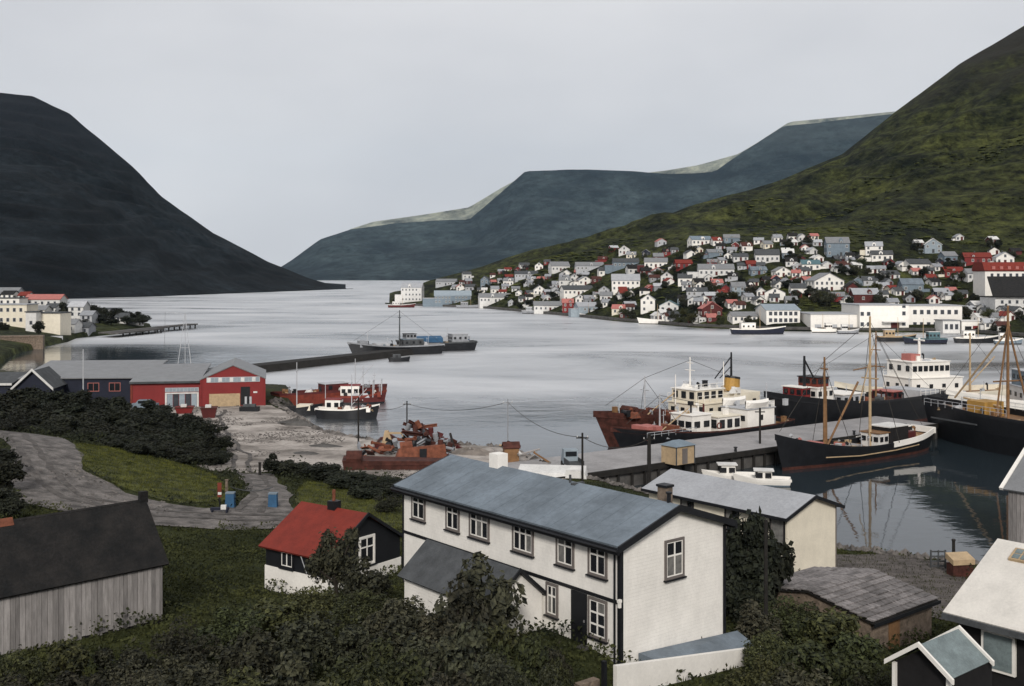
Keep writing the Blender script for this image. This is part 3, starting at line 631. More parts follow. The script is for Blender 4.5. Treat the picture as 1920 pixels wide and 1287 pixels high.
# ---- stone shed with a weathered board roof
ss = thing('stone_shed', 'low stone shed with weathered grey board roof near the shore', 'shed', (18.48,55.0,2.5), HR)
sw_, sdp = 6.0, 7.4
MB().prism([(0,-1.5),(sdp,-1.5),(sdp,1.7),(sdp/2,2.4),(0,1.7)], 0, sw_, 'x').build('wall', M['stonewall'], ss)
rf = MB().slab([(-0.2,-0.3,1.74),(sw_+0.2,-0.3,1.74),(sw_+0.2,sdp/2,2.48),(-0.2,sdp/2,2.48)],0.06).slab([(-0.2,sdp/2,2.48),(sw_+0.2,sdp/2,2.48),(sw_+0.2,sdp+0.3,1.74),(-0.2,sdp+0.3,1.74)],0.06).build('roof', M['timberdark'], ss)
for side in (0,1):
    for k in range(9):
        n_ = (sdp/2+0.3)/9; ya = -0.32+k*n_; yb = ya+n_*1.12; za = 1.78+(ya+0.3)*0.187; zb = za+0.16
        if side: ya, yb = sdp-ya, sdp-yb
        for j in range(6):
            x0 = -0.25+j*(sw_+0.5)/6; x1 = x0+(sw_+0.5)/6-0.03; jz = random.uniform(0,0.03)
            MB().slab([(x0,ya,za+0.11+jz),(x1,ya,za+0.11+jz),(x1,yb,zb-0.02+jz),(x0,yb,zb-0.02+jz)],0.05).build('roof_board', M['shingle'], rf)
MB().box(-0.26,sw_+0.26,-0.42,-0.36,1.56,1.74).build('gutter', M['black'], ss)
MB().box(1.7,2.7,-0.05,0.0,-0.6,1.3).build('door', M['wood'], ss)

# ---- house with white roof at the right edge (ridge along the long axis)
def rl(x, y, z=0): return Vector((18.2 + 0.7745*x - 0.6327*y, 45 + 0.6327*x + 0.7745*y, z))
rh = thing('white_roofed_house', 'dark walled house with broad white roof and skylight at the right edge', 'house', rl(0,0,4.4), HR)
gw2, gd2 = 9.4, 13.0
b = MB().prism([(0.5,-2),(gw2-0.5,-2),(gw2-0.5,3.45),(gw2/2,5.65),(0.5,3.45)], -gd2, -0.4, 'y').build('wall', M['blackwood'], rh)
MB().slab([(-0.05,-gd2-0.3,3.5),(gw2/2,-gd2-0.3,5.85),(gw2/2,0,5.85),(-0.05,0,3.5)],0.14).slab([(gw2/2,-gd2-0.3,5.85),(gw2+0.05,-gd2-0.3,3.5),(gw2+0.05,0,3.5),(gw2/2,0,5.85)],0.14).build('roof', M['roofwhite'], rh)
MB().box(-0.16,-0.05,-gd2-0.3,0,3.22,3.46).build('gutter', M['slate'], rh)
sk = MB().hexa([(3.55,-1.9,5.2),(4.25,-1.9,5.55),(4.25,-1.05,5.55),(3.55,-1.05,5.2),(3.5,-1.9,5.38),(4.2,-1.9,5.73),(4.2,-1.05,5.73),(3.5,-1.05,5.38)]).build('skylight', M['palewood'], rh)
for i in range(2):
    for j in range(2):
        u0 = 3.56+0.31*i; y0_ = -1.83+0.37*j; MB().slab([(u0,y0_,5.43+0.155*i),(u0+0.26,y0_,5.56+0.155*i),(u0+0.26,y0_+0.3,5.56+0.155*i),(u0,y0_+0.3,5.43+0.155*i)],0.03).build('pane', M['greenglass'], sk)
wp_ = MB().box(0.36,0.5,-2.85,-1.45,1.45,3.1).build('window', M['white'], rh); MB().box(0.33,0.36,-2.73,-1.57,1.57,2.98).build('pane', M['greenglass'], wp_)
# little gabled porch in front of it
def plc(x, y, z=0): return Vector((14.5 + 0.7745*x - 0.6327*y, 38 + 0.6327*x + 0.7745*y, z))
po = thing('porch', 'small black porch with pale glassy roof and white barge boards', 'porch', plc(0,-1.2,5.4), R(0)+HR)
MB().prism([(0.15,-2),(2.25,-2),(2.25,2.6),(1.2,3.3),(0.15,2.6)], 0.25, 3.2, 'x').build('wall', M['blackwood'], po)
MB().slab([(0,0,2.62),(2.75,0,2.62),(2.75,1.2,3.5),(0,1.2,3.5)],0.05).slab([(0,1.2,3.5),(2.75,1.2,3.5),(2.75,2.4,2.62),(0,2.4,2.62)],0.05).build('roof', M['greenglass'], po)
for x in (-0.1, 2.75):
    for ya, za, yb, zb in ((-0.12,2.55,1.2,3.52),(1.2,3.52,2.52,2.55)):
        MB().hexa([(x,ya,za-0.08),(x+0.1,ya,za-0.08),(x+0.1,yb,zb-0.08),(x,yb,zb-0.08),(x,ya,za+0.1),(x+0.1,ya,za+0.1),(x+0.1,yb,zb+0.1),(x,yb,zb+0.1)]).build('barge_board', M['white'], po)
for y in (0.12, 2.2): MB().box(0.1,0.26,y,y+0.12,-2,2.55).build('post', M['white'], po)
MB().box(0.2,0.26,0.75,1.65,-1.0,1.75).build('door', M['greywall'], po)

# ---- boathouse at the right edge, by the basin
bh = thing('boathouse', 'grey brown boathouse with pale edged grey roof at the right edge of the basin', 'boathouse', (39.6,86,0.6), HR)
MB().prism([(0.3,-3),(8.7,-3),(8.7,4.3),(4.5,7.2),(0.3,4.3)], -9, -0.3, 'y').build('wall', M['timberdark'], bh)
MB().slab([(-0.1,-9.3,4.35),(4.5,-9.3,7.35),(4.5,0,7.35),(-0.1,0,4.35)],0.14).slab([(4.5,-9.3,7.35),(9.1,-9.3,4.35),(9.1,0,4.35),(4.5,0,7.35)],0.14).build('roof', M['zinc'], bh)
MB().slab([(-0.16,-0.02,4.42),(4.5,-0.02,7.45),(4.5,0.28,7.45),(-0.16,0.28,4.42)],0.24).build('barge_board', M['white'], bh)
for i in range(26): MB().box(0.22,0.27,-9+i*0.335,-8.69+i*0.335,-1.5,4.3).build('plank', M['greywood'], bh)
# small shore clutter
hu = thing('bait_hut', 'tiny brown hut with yellow lid top on the shore edge', 'hut', on(1800,1086,1.6), R(10)); hu.location.z = hz(hu.location.x, hu.location.y)
MB().box(-0.75,0.75,-0.4,0.4,-0.8,0.85).build('wall', M['rust'], hu); MB().hexa([(-0.8,-0.5,0.85),(0.8,-0.5,0.85),(0.8,0.45,1.1),(-0.8,0.45,1.1),(-0.8,-0.5,1.2),(0.8,-0.5,1.2),(0.8,0.45,1.5),(-0.8,0.45,1.5)]).build('roof', M['palewood'], hu)
rk = thing('drying_rack', 'square lattice rack beside the tiny brown shore hut', 'rack', on(1759,1070,1.7), 0); rk.location.z = hz(rk.location.x, rk.location.y)
rk_ = MB().box(-0.55,-0.45,-0.05,0.05,-0.5,1.3).box(0.45,0.55,-0.05,0.05,-0.5,1.3).build('frame', M['slate'], rk)
for k in range(4): MB().box(-0.45,0.45,-0.03,0.03,0.15+k*0.33,0.25+k*0.33).build('slat', M['slate'], rk)
MB().box(-0.05,0.05,-0.06,-0.03,0,1.3).build('slat', M['slate'], rk)
mp_ = MB().tube((0,0,-1),(0,0,1.9),0.13,0.12,8).tube((0,0,1.9),(0,0,2.0),0.16,n=8).build('mooring_post', M['timberdark'], None, on(1788,1062,0.5)); tag(mp_, 'short dark mooring post behind the tiny brown hut', 'post')
mp_ = MB().tube((0,0,-1),(0,0,1.0),0.14,0.12,8).tube((0,0,0.9),(0,0,1.0),0.17,n=8).build('mooring_post', M['timberdark'], None, on(1672,1068,0.8)); tag(mp_, 'short dark mooring post at the water edge behind the stone shed', 'post')

# ---- plank barn, lower left
ba = thing('plank_barn', 'grey plank barn with steep black roof among bushes at lower left', 'barn', (-16.4,50.0,6.4), R(45))
bl, bd = 12.0, 4.2     # local x along the long wall (runs to -x), y depth
MB().prism([(0,-1.5),(bd,-1.5),(bd,2.32),(bd/2,4.7),(0,2.32)], -bl, 0, 'x').build('wall', M['blackwood'], ba)
rf = MB().slab([(-bl-0.2,-0.28,2.18),(0.22,-0.28,2.18),(0.22,bd/2,4.88),(-bl-0.2,bd/2,4.88)],0.12).slab([(-bl-0.2,bd/2,4.88),(0.22,bd/2,4.88),(0.22,bd+0.28,2.18),(-bl-0.2,bd+0.28,2.18)],0.12).build('roof', M['tar'], ba)
MB().prism([(bd/2-0.22,4.66),(bd/2,4.98),(bd/2+0.22,4.66),(bd/2,4.9)], -bl-0.2, -6.0, 'x').build('ridge_cap', M['rust2'], rf)
MB().box(-0.12,0.28,bd/2-0.12,bd/2+0.12,4.7,5.25).build('finial', M['tar'], rf)
x = -bl
while x < -0.05:
    w = random.uniform(0.17,0.27); x1 = min(x+w, 0.0)
    MB().box(x+0.008, x1-0.008, -0.06+random.uniform(-0.012,0.012), 0.0, -0.35+random.uniform(-0.12,0.05), 2.3).build('plank', M['greywood'], ba); x = x1
for k in range(17):
    y0_ = 0.02+k*0.245; hgt = 2.3+min(y0_, bd-y0_-0.24)*1.13
    MB().box(0.0,0.05,y0_,y0_+0.225,-0.1,hgt).build('plank', M['blackwood'], ba)

# ---- small house with red roof
def ql(x, y, z=0): return Vector((-10.35 + 0.59*x - 0.808*y, 60 + 0.808*x + 0.59*y, z))
QR = math.atan2(0.808, 0.59)
rr_ = thing('red_roofed_house', 'small black house with bright red roof on a white basement', 'house', ql(0,0,3.5), QR)
qw, qd = 6.0, 5.2
gable(rr_, qw, qd, 2.8, 1.8, 'black', 'redroof', 'y', oh=0.4, th=0.12, below=0.2, over_end=0.22)
MB().box(-0.05,qw+0.05,-0.05,qd+0.05,-1.5,1.5).build('plinth', M['white'], rr_)
c_ = MB().box(2.75,3.3,2.3,2.9,4.2,5.1).build('chimney', M['black'], rr_); MB().tube((3.0,2.6,5.1),(3.0,2.6,5.75),0.1,n=8).build('chimney_pot', M['rust2'], c_)
detailed_window(rr_, 'y0', 2.55, 1.75, 1.1, 1.5, qw, qd, 2, (0.36,), 'white')
detailed_window(rr_, 'x0', 1.4, 1.7, 0.9, 0.8, qw, qd, 2, (), 'black')
MB().tube((-0.3,1.9,2.6),(-0.12,1.6,1.6),0.03,n=6).build('downpipe', M['palegrey'], rr_)
for xa, za, xb, zb in ((-0.4,2.5,3.0,4.62),(3.0,4.62,6.4,2.5)):
    MB().hexa([(xa,-0.29,za-0.05),(xb,-0.29,zb-0.05),(xb,-0.22,zb-0.05),(xa,-0.22,za-0.05),(xa,-0.29,za+0.15),(xb,-0.29,zb+0.15),(xb,-0.22,zb+0.15),(xa,-0.22,za+0.15)]).build('barge_board', M['black'], rr_)

# ---- boatyard halls
hall = thing('boatyard_hall', 'red boatyard hall with wide gable front and grey roof beside the gravel yard', 'hall', (-47.9,164,2.0), R(13))
gable(hall, 9.7, 15, 4.2, 2.1, 'redboard', 'zinc', 'y', oh=0.15, th=0.15, below=1.5)
wb = MB().box(0.9,8.9,-0.06,0.0,3.75,4.55).build('window_band', M['palegrey'], hall)
for i in range(14): MB().box(1.0+i*0.56,1.5+i*0.56,-0.09,-0.06,3.83,4.47).build('pane', M['lightblue'] if i % 3 else M['offwhite'], wb)
MB().box(1.3,5.9,-0.07,0,0.0,2.0).build('door', M['palewood'], hall); MB().box(6.0,7.4,-0.05,0,0.2,3.0).build('door', M['black'], hall)
MB().box(7.9,8.5,-0.05,0,2.0,2.25).build('sign', M['offwhite'], hall)
for x in (-0.05, 9.5): MB().box(x,x+0.25,-0.12,0.0,0,4.3).build('corner_board', M['red'], hall)
h2 = thing('workshop', 'low red workshop with grey roof adjoining the gabled boatyard hall', 'workshop', (-58.2,163.0,2.0), R(9))
b = MB().box(0,10.2,0,14,-1.5,3.9).build('wall', M['redboard'], h2); MB().slab([(-0.2,-0.4,4.05),(10.2,-0.4,4.05),(10.2,14,5.6),(-0.2,14,5.6)],0.16).build('roof', M['zinc'], h2)
MB().box(-0.2,10.2,-0.46,-0.40,3.7,4.0).build('fascia', M['slate'], h2); MB().box(-0.1,0.2,-0.1,0,0,3.9).build('corner_board', M['orange'], h2)
wb = MB().box(5.0,10.0,-0.06,0,2.35,3.0).build('window_band', M['palegrey'], h2)
for i in range(9): MB().box(5.08+i*0.54,5.54+i*0.54,-0.09,-0.06,2.42,2.93).build('pane', M['lightblue'], wb)
op = MB().box(5.0,5.25,-0.08,0,0,2.25).box(9.75,10.0,-0.08,0,0,2.25).box(5.25,9.75,-0.08,0,2.05,2.25).build('shop_front', M['offwhite'], h2)
for i in range(5): MB().box(5.3+i*0.9,6.12+i*0.9,-0.05,0.0,0.05,2.0).build('pane', M['farglass'] if i % 2 else M['lightblue'], op)
h3 = thing('boat_shed', 'long dark navy shed with grey roof left of the red workshop', 'shed', (-77.5,168,2.6), R(4))
MB().box(0,19.2,0,14,-2,3.4).build('wall', M['navy'], h3); MB().slab([(-0.2,-0.4,3.5),(19.4,-0.4,3.5),(19.4,14,5.2),(-0.2,14,5.2)],0.16).build('roof', M['zinc'], h3)
for x in (11.3, 14.6):
    put('window', far_window_mesh(1.6,1.2,'pinkred','glass'), h3, (x,0,1.4), 0)
h4 = thing('navy_cottage', 'navy cottage with white barge boards behind the dark bushes', 'cottage', (-74.5,160,4.0), R(8))
gable(h4, 5.0, 8, 1.4, 2.4, 'navy', 'slate', 'y', oh=0.4, th=0.14, below=3)
for xa, za, xb, zb in ((-0.55,1.05,2.5,4.0),(2.5,4.0,5.55,1.05)):
    MB().hexa([(xa,-0.6,za-0.1),(xb,-0.6,zb-0.1),(xb,-0.42,zb-0.1),(xa,-0.42,za-0.1),(xa,-0.6,za+0.3),(xb,-0.6,zb+0.3),(xb,-0.42,zb+0.3),(xa,-0.42,za+0.3)]).build('barge_board', M['offwhite'], h4)
h5 = thing('low_shed', 'low dark shed with pale eave left of the navy cottage', 'shed', (-95,168,3.4), R(3))
MB().box(0,16,0,7,-3,1.6).build('wall', M['navy'], h5); MB().slab([(-0.3,-0.3,1.8),(16,-0.3,1.8),(16,7,3.0),(-0.3,7,3.0)],0.25).build('roof', M['slate'], h5); MB().box(-0.3,16,-0.42,-0.3,1.5,1.85).build('fascia', M['offwhite'], h5)

# ---- far town on the hillside
U_ = ['first','second','third','fourth','fifth','sixth','seventh','eighth','ninth']
ORD = U_ + ['tenth','eleventh','twelfth','thirteenth','fourteenth','fifteenth','sixteenth','seventeenth','eighteenth','nineteenth']
for t_ in ('twent','thirt','fort','fift','sixt','sevent','eight','ninet'): ORD += [t_+'ieth'] + [t_+'y-'+u for u in U_]
CN = {'white':'white','offwhite':'off-white','cream':'cream','palegrey':'pale grey','greywall':'grey','bluegrey':'blue-grey','lightblue':'light blue','red':'red','darkred':'dark red','pinkred':'pink','black':'black','navy':'navy','teal':'teal','slate':'dark','zinc':'grey','feltgrey':'pale grey','redroof':'red','tar':'black','felt':'blue-grey','wood':'brown','yellow':'ochre','rust':'rust brown'}
TOWN = [ # px0, px1, ytop, ybase, wall, roof, type (g: ridge across view, f: gable to viewer)
 (806,892,543,570,'bluegrey','lightblue','g'),(892,968,549,568,'offwhite','zinc','g'),(899,918,516,542,'bluegrey','slate','f'),(941,965,520,537,'white','zinc','g'),(960,1014,507,522,'palegrey','slate','g'),(1030,1074,489,510,'offwhite','zinc','g'),
 (973,996,492,502,'offwhite','slate','g'),(1001,1020,491,506,'white','teal','f'),(1074,1139,490,508,'palegrey','zinc','g'),(1144,1204,483,502,'bluegrey','slate','g'),(995,1060,564,584,'offwhite','zinc','g'),(1052,1078,558,586,'red','pinkred','g'),(1079,1133,566,586,'lightblue','feltgrey','g'),
 (998,1026,534,554,'white','zinc','f'),(1050,1122,534,554,'white','slate','g'),(1082,1115,517,535,'white','zinc','f'),(1141,1206,511,546,'white','feltgrey','g'),(1144,1175,570,589,'cream','pinkred','g'),(1122,1150,546,564,'offwhite','zinc','g'),(870,896,532,545,'palegrey','slate','g'),(866,886,508,524,'offwhite','slate','g'),
 (812,860,522,536,'palegrey','zinc','g'),(747,796,527,566,'offwhite','feltgrey','g'),
 (1312,1360,563,597,'darkred','pinkred','f'),(1411,1466,465,493,'offwhite','slate','g'),(1293,1342,441,460,'white','bluegrey','g'),(1354,1390,438,455,'bluegrey','zinc','g'),(1302,1384,493,518,'offwhite','zinc','g'),(1203,1256,482,503,'white','zinc','g'),(1264,1302,486,503,'red','redroof','g'),(1370,1401,527,556,'lightblue','zinc','g'),(1352,1369,532,552,'red','slate','f'),
 (1429,1476,537,562,'white','slate','f'),(1451,1489,499,520,'white','zinc','f'),(1500,1542,486,507,'white','teal','g'),(1232,1276,562,586,'offwhite','teal','f'),(1198,1231,549,586,'white','feltgrey','f'),(1368,1427,584,604,'white','zinc','g'),(1325,1360,466,482,'bluegrey','zinc','g'),(1372,1406,474,490,'offwhite','slate','g'),(1405,1442,499,516,'bluegrey','felt','g'),(1236,1264,508,530,'offwhite','zinc','f'),(1268,1300,512,534,'white','slate','g'),(1283,1330,538,556,'palegrey','slate','g'),
 (1545,1597,441,482,'bluegrey','zinc','g'),(1619,1657,451,478,'white','feltgrey','g'),(1730,1768,445,475,'lightblue','offwhite','f'),(1630,1677,468,489,'white','slate','g'),(1701,1756,484,508,'white','slate','g'),(1768,1801,470,494,'bluegrey','zinc','g'),(1803,1862,472,495,'red','redroof','g'),(1864,1904,471,497,'white','feltgrey','f'),(1768,1811,499,520,'red','redroof','g'),(1811,1848,502,526,'offwhite','zinc','g'),(1687,1736,520,549,'bluegrey','felt','g'),(1595,1654,539,568,'darkred','feltgrey','g'),(1551,1586,547,566,'red','zinc','g'),(1520,1594,509,547,'white','zinc','f'),(1480,1516,530,552,'white','slate','g'),(1655,1694,506,524,'offwhite','slate','g'),(1616,1650,517,536,'palegrey','slate','g'),(1488,1512,476,494,'darkred','slate','f'),(1750,1782,540,556,'navy','feltgrey','g')]
occ = [(a, b, t, c) for a, b, t, c, *_ in TOWN] + [(1435,1810,568,625),(1840,1925,490,575)]
pal = ['white']*8+['offwhite']*6+['palegrey']*3+['cream']*2+['bluegrey','red','darkred','darkred','greywall','navy']; rpal = ['zinc','slate','slate','feltgrey','pinkred','redroof','greywall','tar','tar','greywall','greywall','slate','rust','offwhite','palegrey']
tr = random.Random(5); tries = 0
while len(TOWN) < 270 and tries < 20000:
    tries += 1; px = tr.uniform(850, 1915)
    y0p = HOR + CAM_H/np.interp(px, right.px, right.d0)*F; ytp = np.interp(px, right.px, right.yt)
    u = tr.random(); py = y0p - 5 + (ytp + 6 - y0p)*u
    if px < 1150 and u > 0.92: continue
    if px > 1560 and u > 0.75 and tr.random() < 0.7: continue
    w = tr.uniform(12, 26)*(0.75 if px < 1050 else 1.0); h = w*tr.uniform(0.5, 0.85)
    r = (px-w/2, px+w/2, py-h, py)
    if any(min(r[1], q[1])-max(r[0], q[0]) > 0.42*w and min(r[3], q[3])-max(r[2], q[2]) > 0.5*h for q in occ): continue
    occ.append(r); TOWN.append((r[0], r[1], r[2], r[3], tr.choice(pal), tr.choice(rpal), tr.choice('ggf')))
TIER = ['on the waterfront','in the second row above the waterfront','in the third row above the waterfront','in the fourth row above the waterfront','in the fifth row above the waterfront','on the highest ground']
def tier_of(px, yb):
    y0p = HOR + CAM_H/np.interp(px, right.px, right.d0)*F; ytp = np.interp(px, right.px, right.yt)
    return min(5, int(max(0, (y0p-yb)/(y0p-ytp+0.1)*5.2)))
TOWN = [t + (tier_of((t[0]+t[1])/2, t[3]),) for t in TOWN]
count = {}
for (a, b, yt_, yb, wall, roof, ty, k) in sorted(TOWN, key=lambda t: t[0]+t[1]):
    key = (wall, k); count[key] = count.get(key, 0)+1
tot = dict(count); count = {}
TREES_TOWN = []
for (a, b, yt_, yb, wall, roof, ty, k) in sorted(TOWN, key=lambda t: t[0]+t[1]):
    key = (wall, k); i = count.get(key, 0); count[key] = i+1
    pxm = (a+b)/2; P = right.hit(pxm, yb); s = P.y/F; Wd = max(4.2, (b-a)*s*0.80); Ht = max(3.6, (yb-yt_)*s*0.90)
    Dp = min(max(6.0, Wd*0.75), 10.0); rot = tr.uniform(-0.28, 0.22)
    rowname = ['waterfront','second','third','fourth','fifth','topmost'][k] + ' hillside row'
    pos = 'only one there' if tot[key] == 1 else 'leftmost such wall' if i == 0 else 'rightmost such wall' if i == tot[key]-1 else f"{ORD[i]} such wall from left"
    root = thing('town_house', f"{CN[wall]} house, {CN[roof]} roof, {rowname}, {pos}", 'house', (P.x-Wd/2, P.y, P.z), rot, 'houses of the hillside town')
    rise = min(Ht*0.42, (Dp if ty == 'g' else Wd)*0.36); wh = Ht-rise
    if ty == 'g': gable(root, Wd, Dp, wh, rise, wall, roof, 'x', 0.35, 0.18, 4.0)
    else: gable(root, Wd, Dp, wh, rise, wall, roof, 'y', 0.35, 0.18, 4.0)
    fr = 'white' if wall not in ('white','offwhite','cream') else 'palegrey'
    nst = 1 if wh < 4.4 else 2 if wh < 7.6 else 3; nc = max(2, int(Wd/2.4)); wm = far_window_mesh(0.95, 1.25, fr)
    for st_ in range(nst):
        zz = wh*(st_+0.5)/nst - 0.55
        for c in range(nc):
            if tr.random() < 0.1: continue
            u = Wd*(c+0.5)/nc
            if st_ == 0 and c == nc//2 and nst < 3: put('door', door_mesh(1.0, 2.0, 'darkred' if i % 3 else 'slate'), root, (u, 0, max(0.05, zz-0.9)), 0)
            else: put('window', wm, root, (u, 0, zz), 0)
        for c in range(max(1, int(Dp/3.2))):
            u = Dp*(c+0.5)/max(1, int(Dp/3.2)); sd_ = 'x0' if pxm > 1000 else 'x1'
            put('window', wm, root, face_loc(sd_, u, zz, Wd, Dp), FACE[sd_])
    if ty == 'f' and rise > 2.0: put('window', wm, root, (Wd/2, 0, wh+0.1), 0)
    if tr.random() < 0.6:
        cx_ = Wd*tr.uniform(0.3, 0.7); MB().box(cx_-0.3, cx_+0.3, Dp/2-0.3, Dp/2+0.3, wh+rise*0.6, wh+rise+0.9).build('chimney', M['slate'], root)
    if tr.random() < 0.4:
        ax = tr.choice([-Wd*0.32, Wd]); aw = Wd*0.32; ah = wh*tr.uniform(.45,.7); an = MB().box(ax+0.02, ax+aw-0.02, 1.0, Dp*0.7, -4, ah).build('annex', M[wall if tr.random() < .6 else tr.choice(pal)], root); MB().box(ax-0.1, ax+aw+0.1, 0.8, Dp*0.7+0.2, ah, ah+0.18).build('annex_roof', M[tr.choice(rpal)], an)
    if ty == 'g' and rise > 1.6 and tr.random() < 0.45:
        dx = Wd*tr.uniform(.25,.6); dm = MB().prism([(dx,wh-0.2),(dx+1.8,wh-0.2),(dx+1.8,wh+rise*.5),(dx+.9,wh+rise*.85),(dx,wh+rise*.5)], -0.02, Dp*.45, 'y').build('dormer', M[wall], root); put('window', far_window_mesh(0.8,0.9,fr), dm, (dx+.9,-0.02,wh+0.1), 0)
    TREES_TOWN.append((a, b, yb))

# ---- harbour factory and other big buildings over there
def block(name, label, cat, px0, px1, ytop, ybase, wall, roof, rows, cols, dep=14, d=None, rz=0.0, win=(1.2,1.5), pitched=0.0, margin=0.05, wf='greywall', base_on=None):
    s_d = d or right.hit((px0+px1)/2, ybase).y; s = s_d/F
    p = at((px0+px1)/2, ybase, s_d); Wd = (px1-px0)*s; Ht = (ybase-ytop)*s
    root = thing(name, label, cat, (p.x-Wd/2, p.y, p.z), rz)
    if pitched: gable(root, Wd, dep, Ht-pitched, pitched, wall, roof, 'x', 0.4, 0.2, 5.0); Ht -= pitched
    else:
        MB().box(0, Wd, 0, dep, -5, Ht).build('wall', M[wall], root); MB().box(-0.3, Wd+0.3, -0.3, dep+0.3, Ht, Ht+0.35).build('roof', M[roof], root)
    wm = far_window_mesh(win[0], win[1], 'palegrey', 'farglass', 1)
    for r in range(rows):
        for c in range(cols):
            put('window', wm, root, (Wd*(margin+(1-2*margin)*(c+0.5)/cols), 0, Ht*(r+0.5)/rows-win[1]/2), 0)
    return root, Wd, Ht
r_, w_, h_ = block('net_loft', 'white waterfront hall with two rows of six windows and blue-grey roof', 'hall', 1437,1500,572,607,'white','lightblue',2,6,20,win=(1.3,1.5),pitched=2.2)
r_, w_, h_ = block('fish_factory', 'long white fish factory with several wings on the far quay', 'factory', 1520,1616,590,621,'white','feltgrey',1,0,26)
for i in range(3): put('door', door_mesh(2.4,2.6,'palegrey'), r_, (3+i*6.5,0,0.1), 0)
r_, w_, h_ = block('factory_wing', 'tall white middle wing of the fish factory on the far quay', 'factory', 1612,1704,573,621,'white','feltgrey',0,0,24,d=432)
wm = far_window_mesh(1.3,1.5,'palegrey','farglass',1)
for u in (1.0, 3.6): put('window', wm, r_, (u,0,6.2), 0); put('window', wm, r_, (u,0,2.0), 0)
for z in (2.2,6.4,9.4): put('window', wm, r_, (w_-2.0,0,z), 0)
put('door', door_mesh(3.2,3.4,'darkred'), r_, (w_*0.72,0,0.1), 0); MB().box(w_*0.45,w_*0.9,-2.2,0,3.6,3.9).build('canopy', M['offwhite'], r_)
block('factory_office', 'white three storey factory block with dense windows at the right end', 'factory', 1704,1804,574,620,'white','feltgrey',2,7,18,d=436,win=(1.4,1.7))
block('quay_store', 'small white quay store with two dark windows before the factory', 'store', 1768,1800,602,624,'offwhite','zinc',1,3,8,d=420,win=(1.2,2.0))
r_, w_, h_ = block('red_doored_store', 'low white store with red doors right of the fish factory', 'store', 1803,1876,603,624,'white','offwhite',0,0,9,d=422)
put('door', door_mesh(3.4,2.6,'red'), r_, (6.2,0,0.1), 0); put('door', door_mesh(2.4,2.4,'black'), r_, (2.6,0,0.1), 0); MB().box(w_*0.5,w_,-0.06,0,0.2,1.2).build('panel', M['rust'], r_)
# white school with red roof
r_, w_, h_ = block('school', 'big white school with steep red roof and dormers at the right edge', 'school', 1847,1990,509,540,'white','redroof',2,11,12,win=(1.1,1.6))
MB().prism([(-0.6,h_+0.35),(12.6,h_+0.35),(10.2,h_+4.0),(1.8,h_+4.0)], -0.5, w_+0.5, 'x').build('roof', M['redroof'], r_)
for i in range(9): MB().box(3.0+i*3.4,4.3+i*3.4,-0.3,2.0,h_+0.9,h_+2.2).build('dormer', M['pinkred'], r_)
r_, w_, h_ = block('black_roofed_hall', 'broad hall under a black roof below the red roofed school', 'hall', 1866,1990,558,575,'offwhite','tar',1,8,14,win=(1.0,1.3))
MB().slab([(-1.5,-1.5,h_+0.4),(w_+2,-1.5,h_+0.4),(w_+2,14,h_+8.5),(3,14,h_+8.5)],0.4).build('roof', M['tar'], r_)
# far quay under the factory and town front
qd = []
for px in range(735, 2100, 15):
    dd = float(np.interp(px, right.px, right.d0)); qd.append(Vector(((px-CX)/F*dd, dd)))
qm = MB()
for a, b in zip(qd[:-1], qd[1:]):
    n_ = Vector((b.y-a.y, -(b.x-a.x))).normalized()
    a2, b2 = a+n_*1.5, b+n_*1.5; a3, b3 = a-n_*9, b-n_*9
    qm.hexa([(a3.x,a3.y,-2),(b3.x,b3.y,-2),(b2.x,b2.y,-2),(a2.x,a2.y,-2),(a3.x,a3.y,1.5),(b3.x,b3.y,1.5),(b2.x,b2.y,1.5),(a2.x,a2.y,1.5)])
tag(qm.build('quay', M['darkconcrete']), 'long dark quay along the far town waterfront', 'quay')

# ---- headland buildings on the left
def hb(name, label, px0, px1, yt_, yb, d, wall, roof, rows, cols, dep=9, pitched=0.0, rz=0.0):
    return block(name, label, 'building', px0, px1, yt_, yb, wall, roof, rows, cols, dep, d, rz, (0.9,1.2), pitched)
hb('warehouse', 'cream three storey warehouse at the left edge of the headland', -45,50,572,628,372,'cream','feltgrey',3,7)
hb('warehouse', 'cream warehouse with blank wall right of the windowed one on the headland', 52,113,588,630,366,'cream','slate',0,0)
r_ = hb('lean_to', 'narrow pale lean-to between the two cream warehouses', 48,68,586,625,362,'offwhite','slate',1,1,4)
hb('headland_house', 'white house with pink upper windows behind the cream warehouses', 46,112,553,575,460,'offwhite','pinkred',1,5,8,2.0)
hb('headland_house', 'grey house at the top left of the headland', -20,32,540,558,520,'palegrey','zinc',1,4,8,2.0)
hb('headland_house', 'pale house with flat roof above the left edge warehouse', -30,36,560,573,450,'white','slate',1,5,8)
hb('headland_house', 'small white gabled house beside the headland trees', 128,156,566,594,430,'offwhite','palegrey',2,2,7,2.0)
hb('headland_house', 'narrow tall grey house among the headland trees', 192,206,580,606,440,'palegrey','slate',2,1,6)
hb('headland_house', 'small pale house with dark roof between warehouse and white gable', 112,130,572,586,440,'palegrey','slate',1,2,6,1.2)
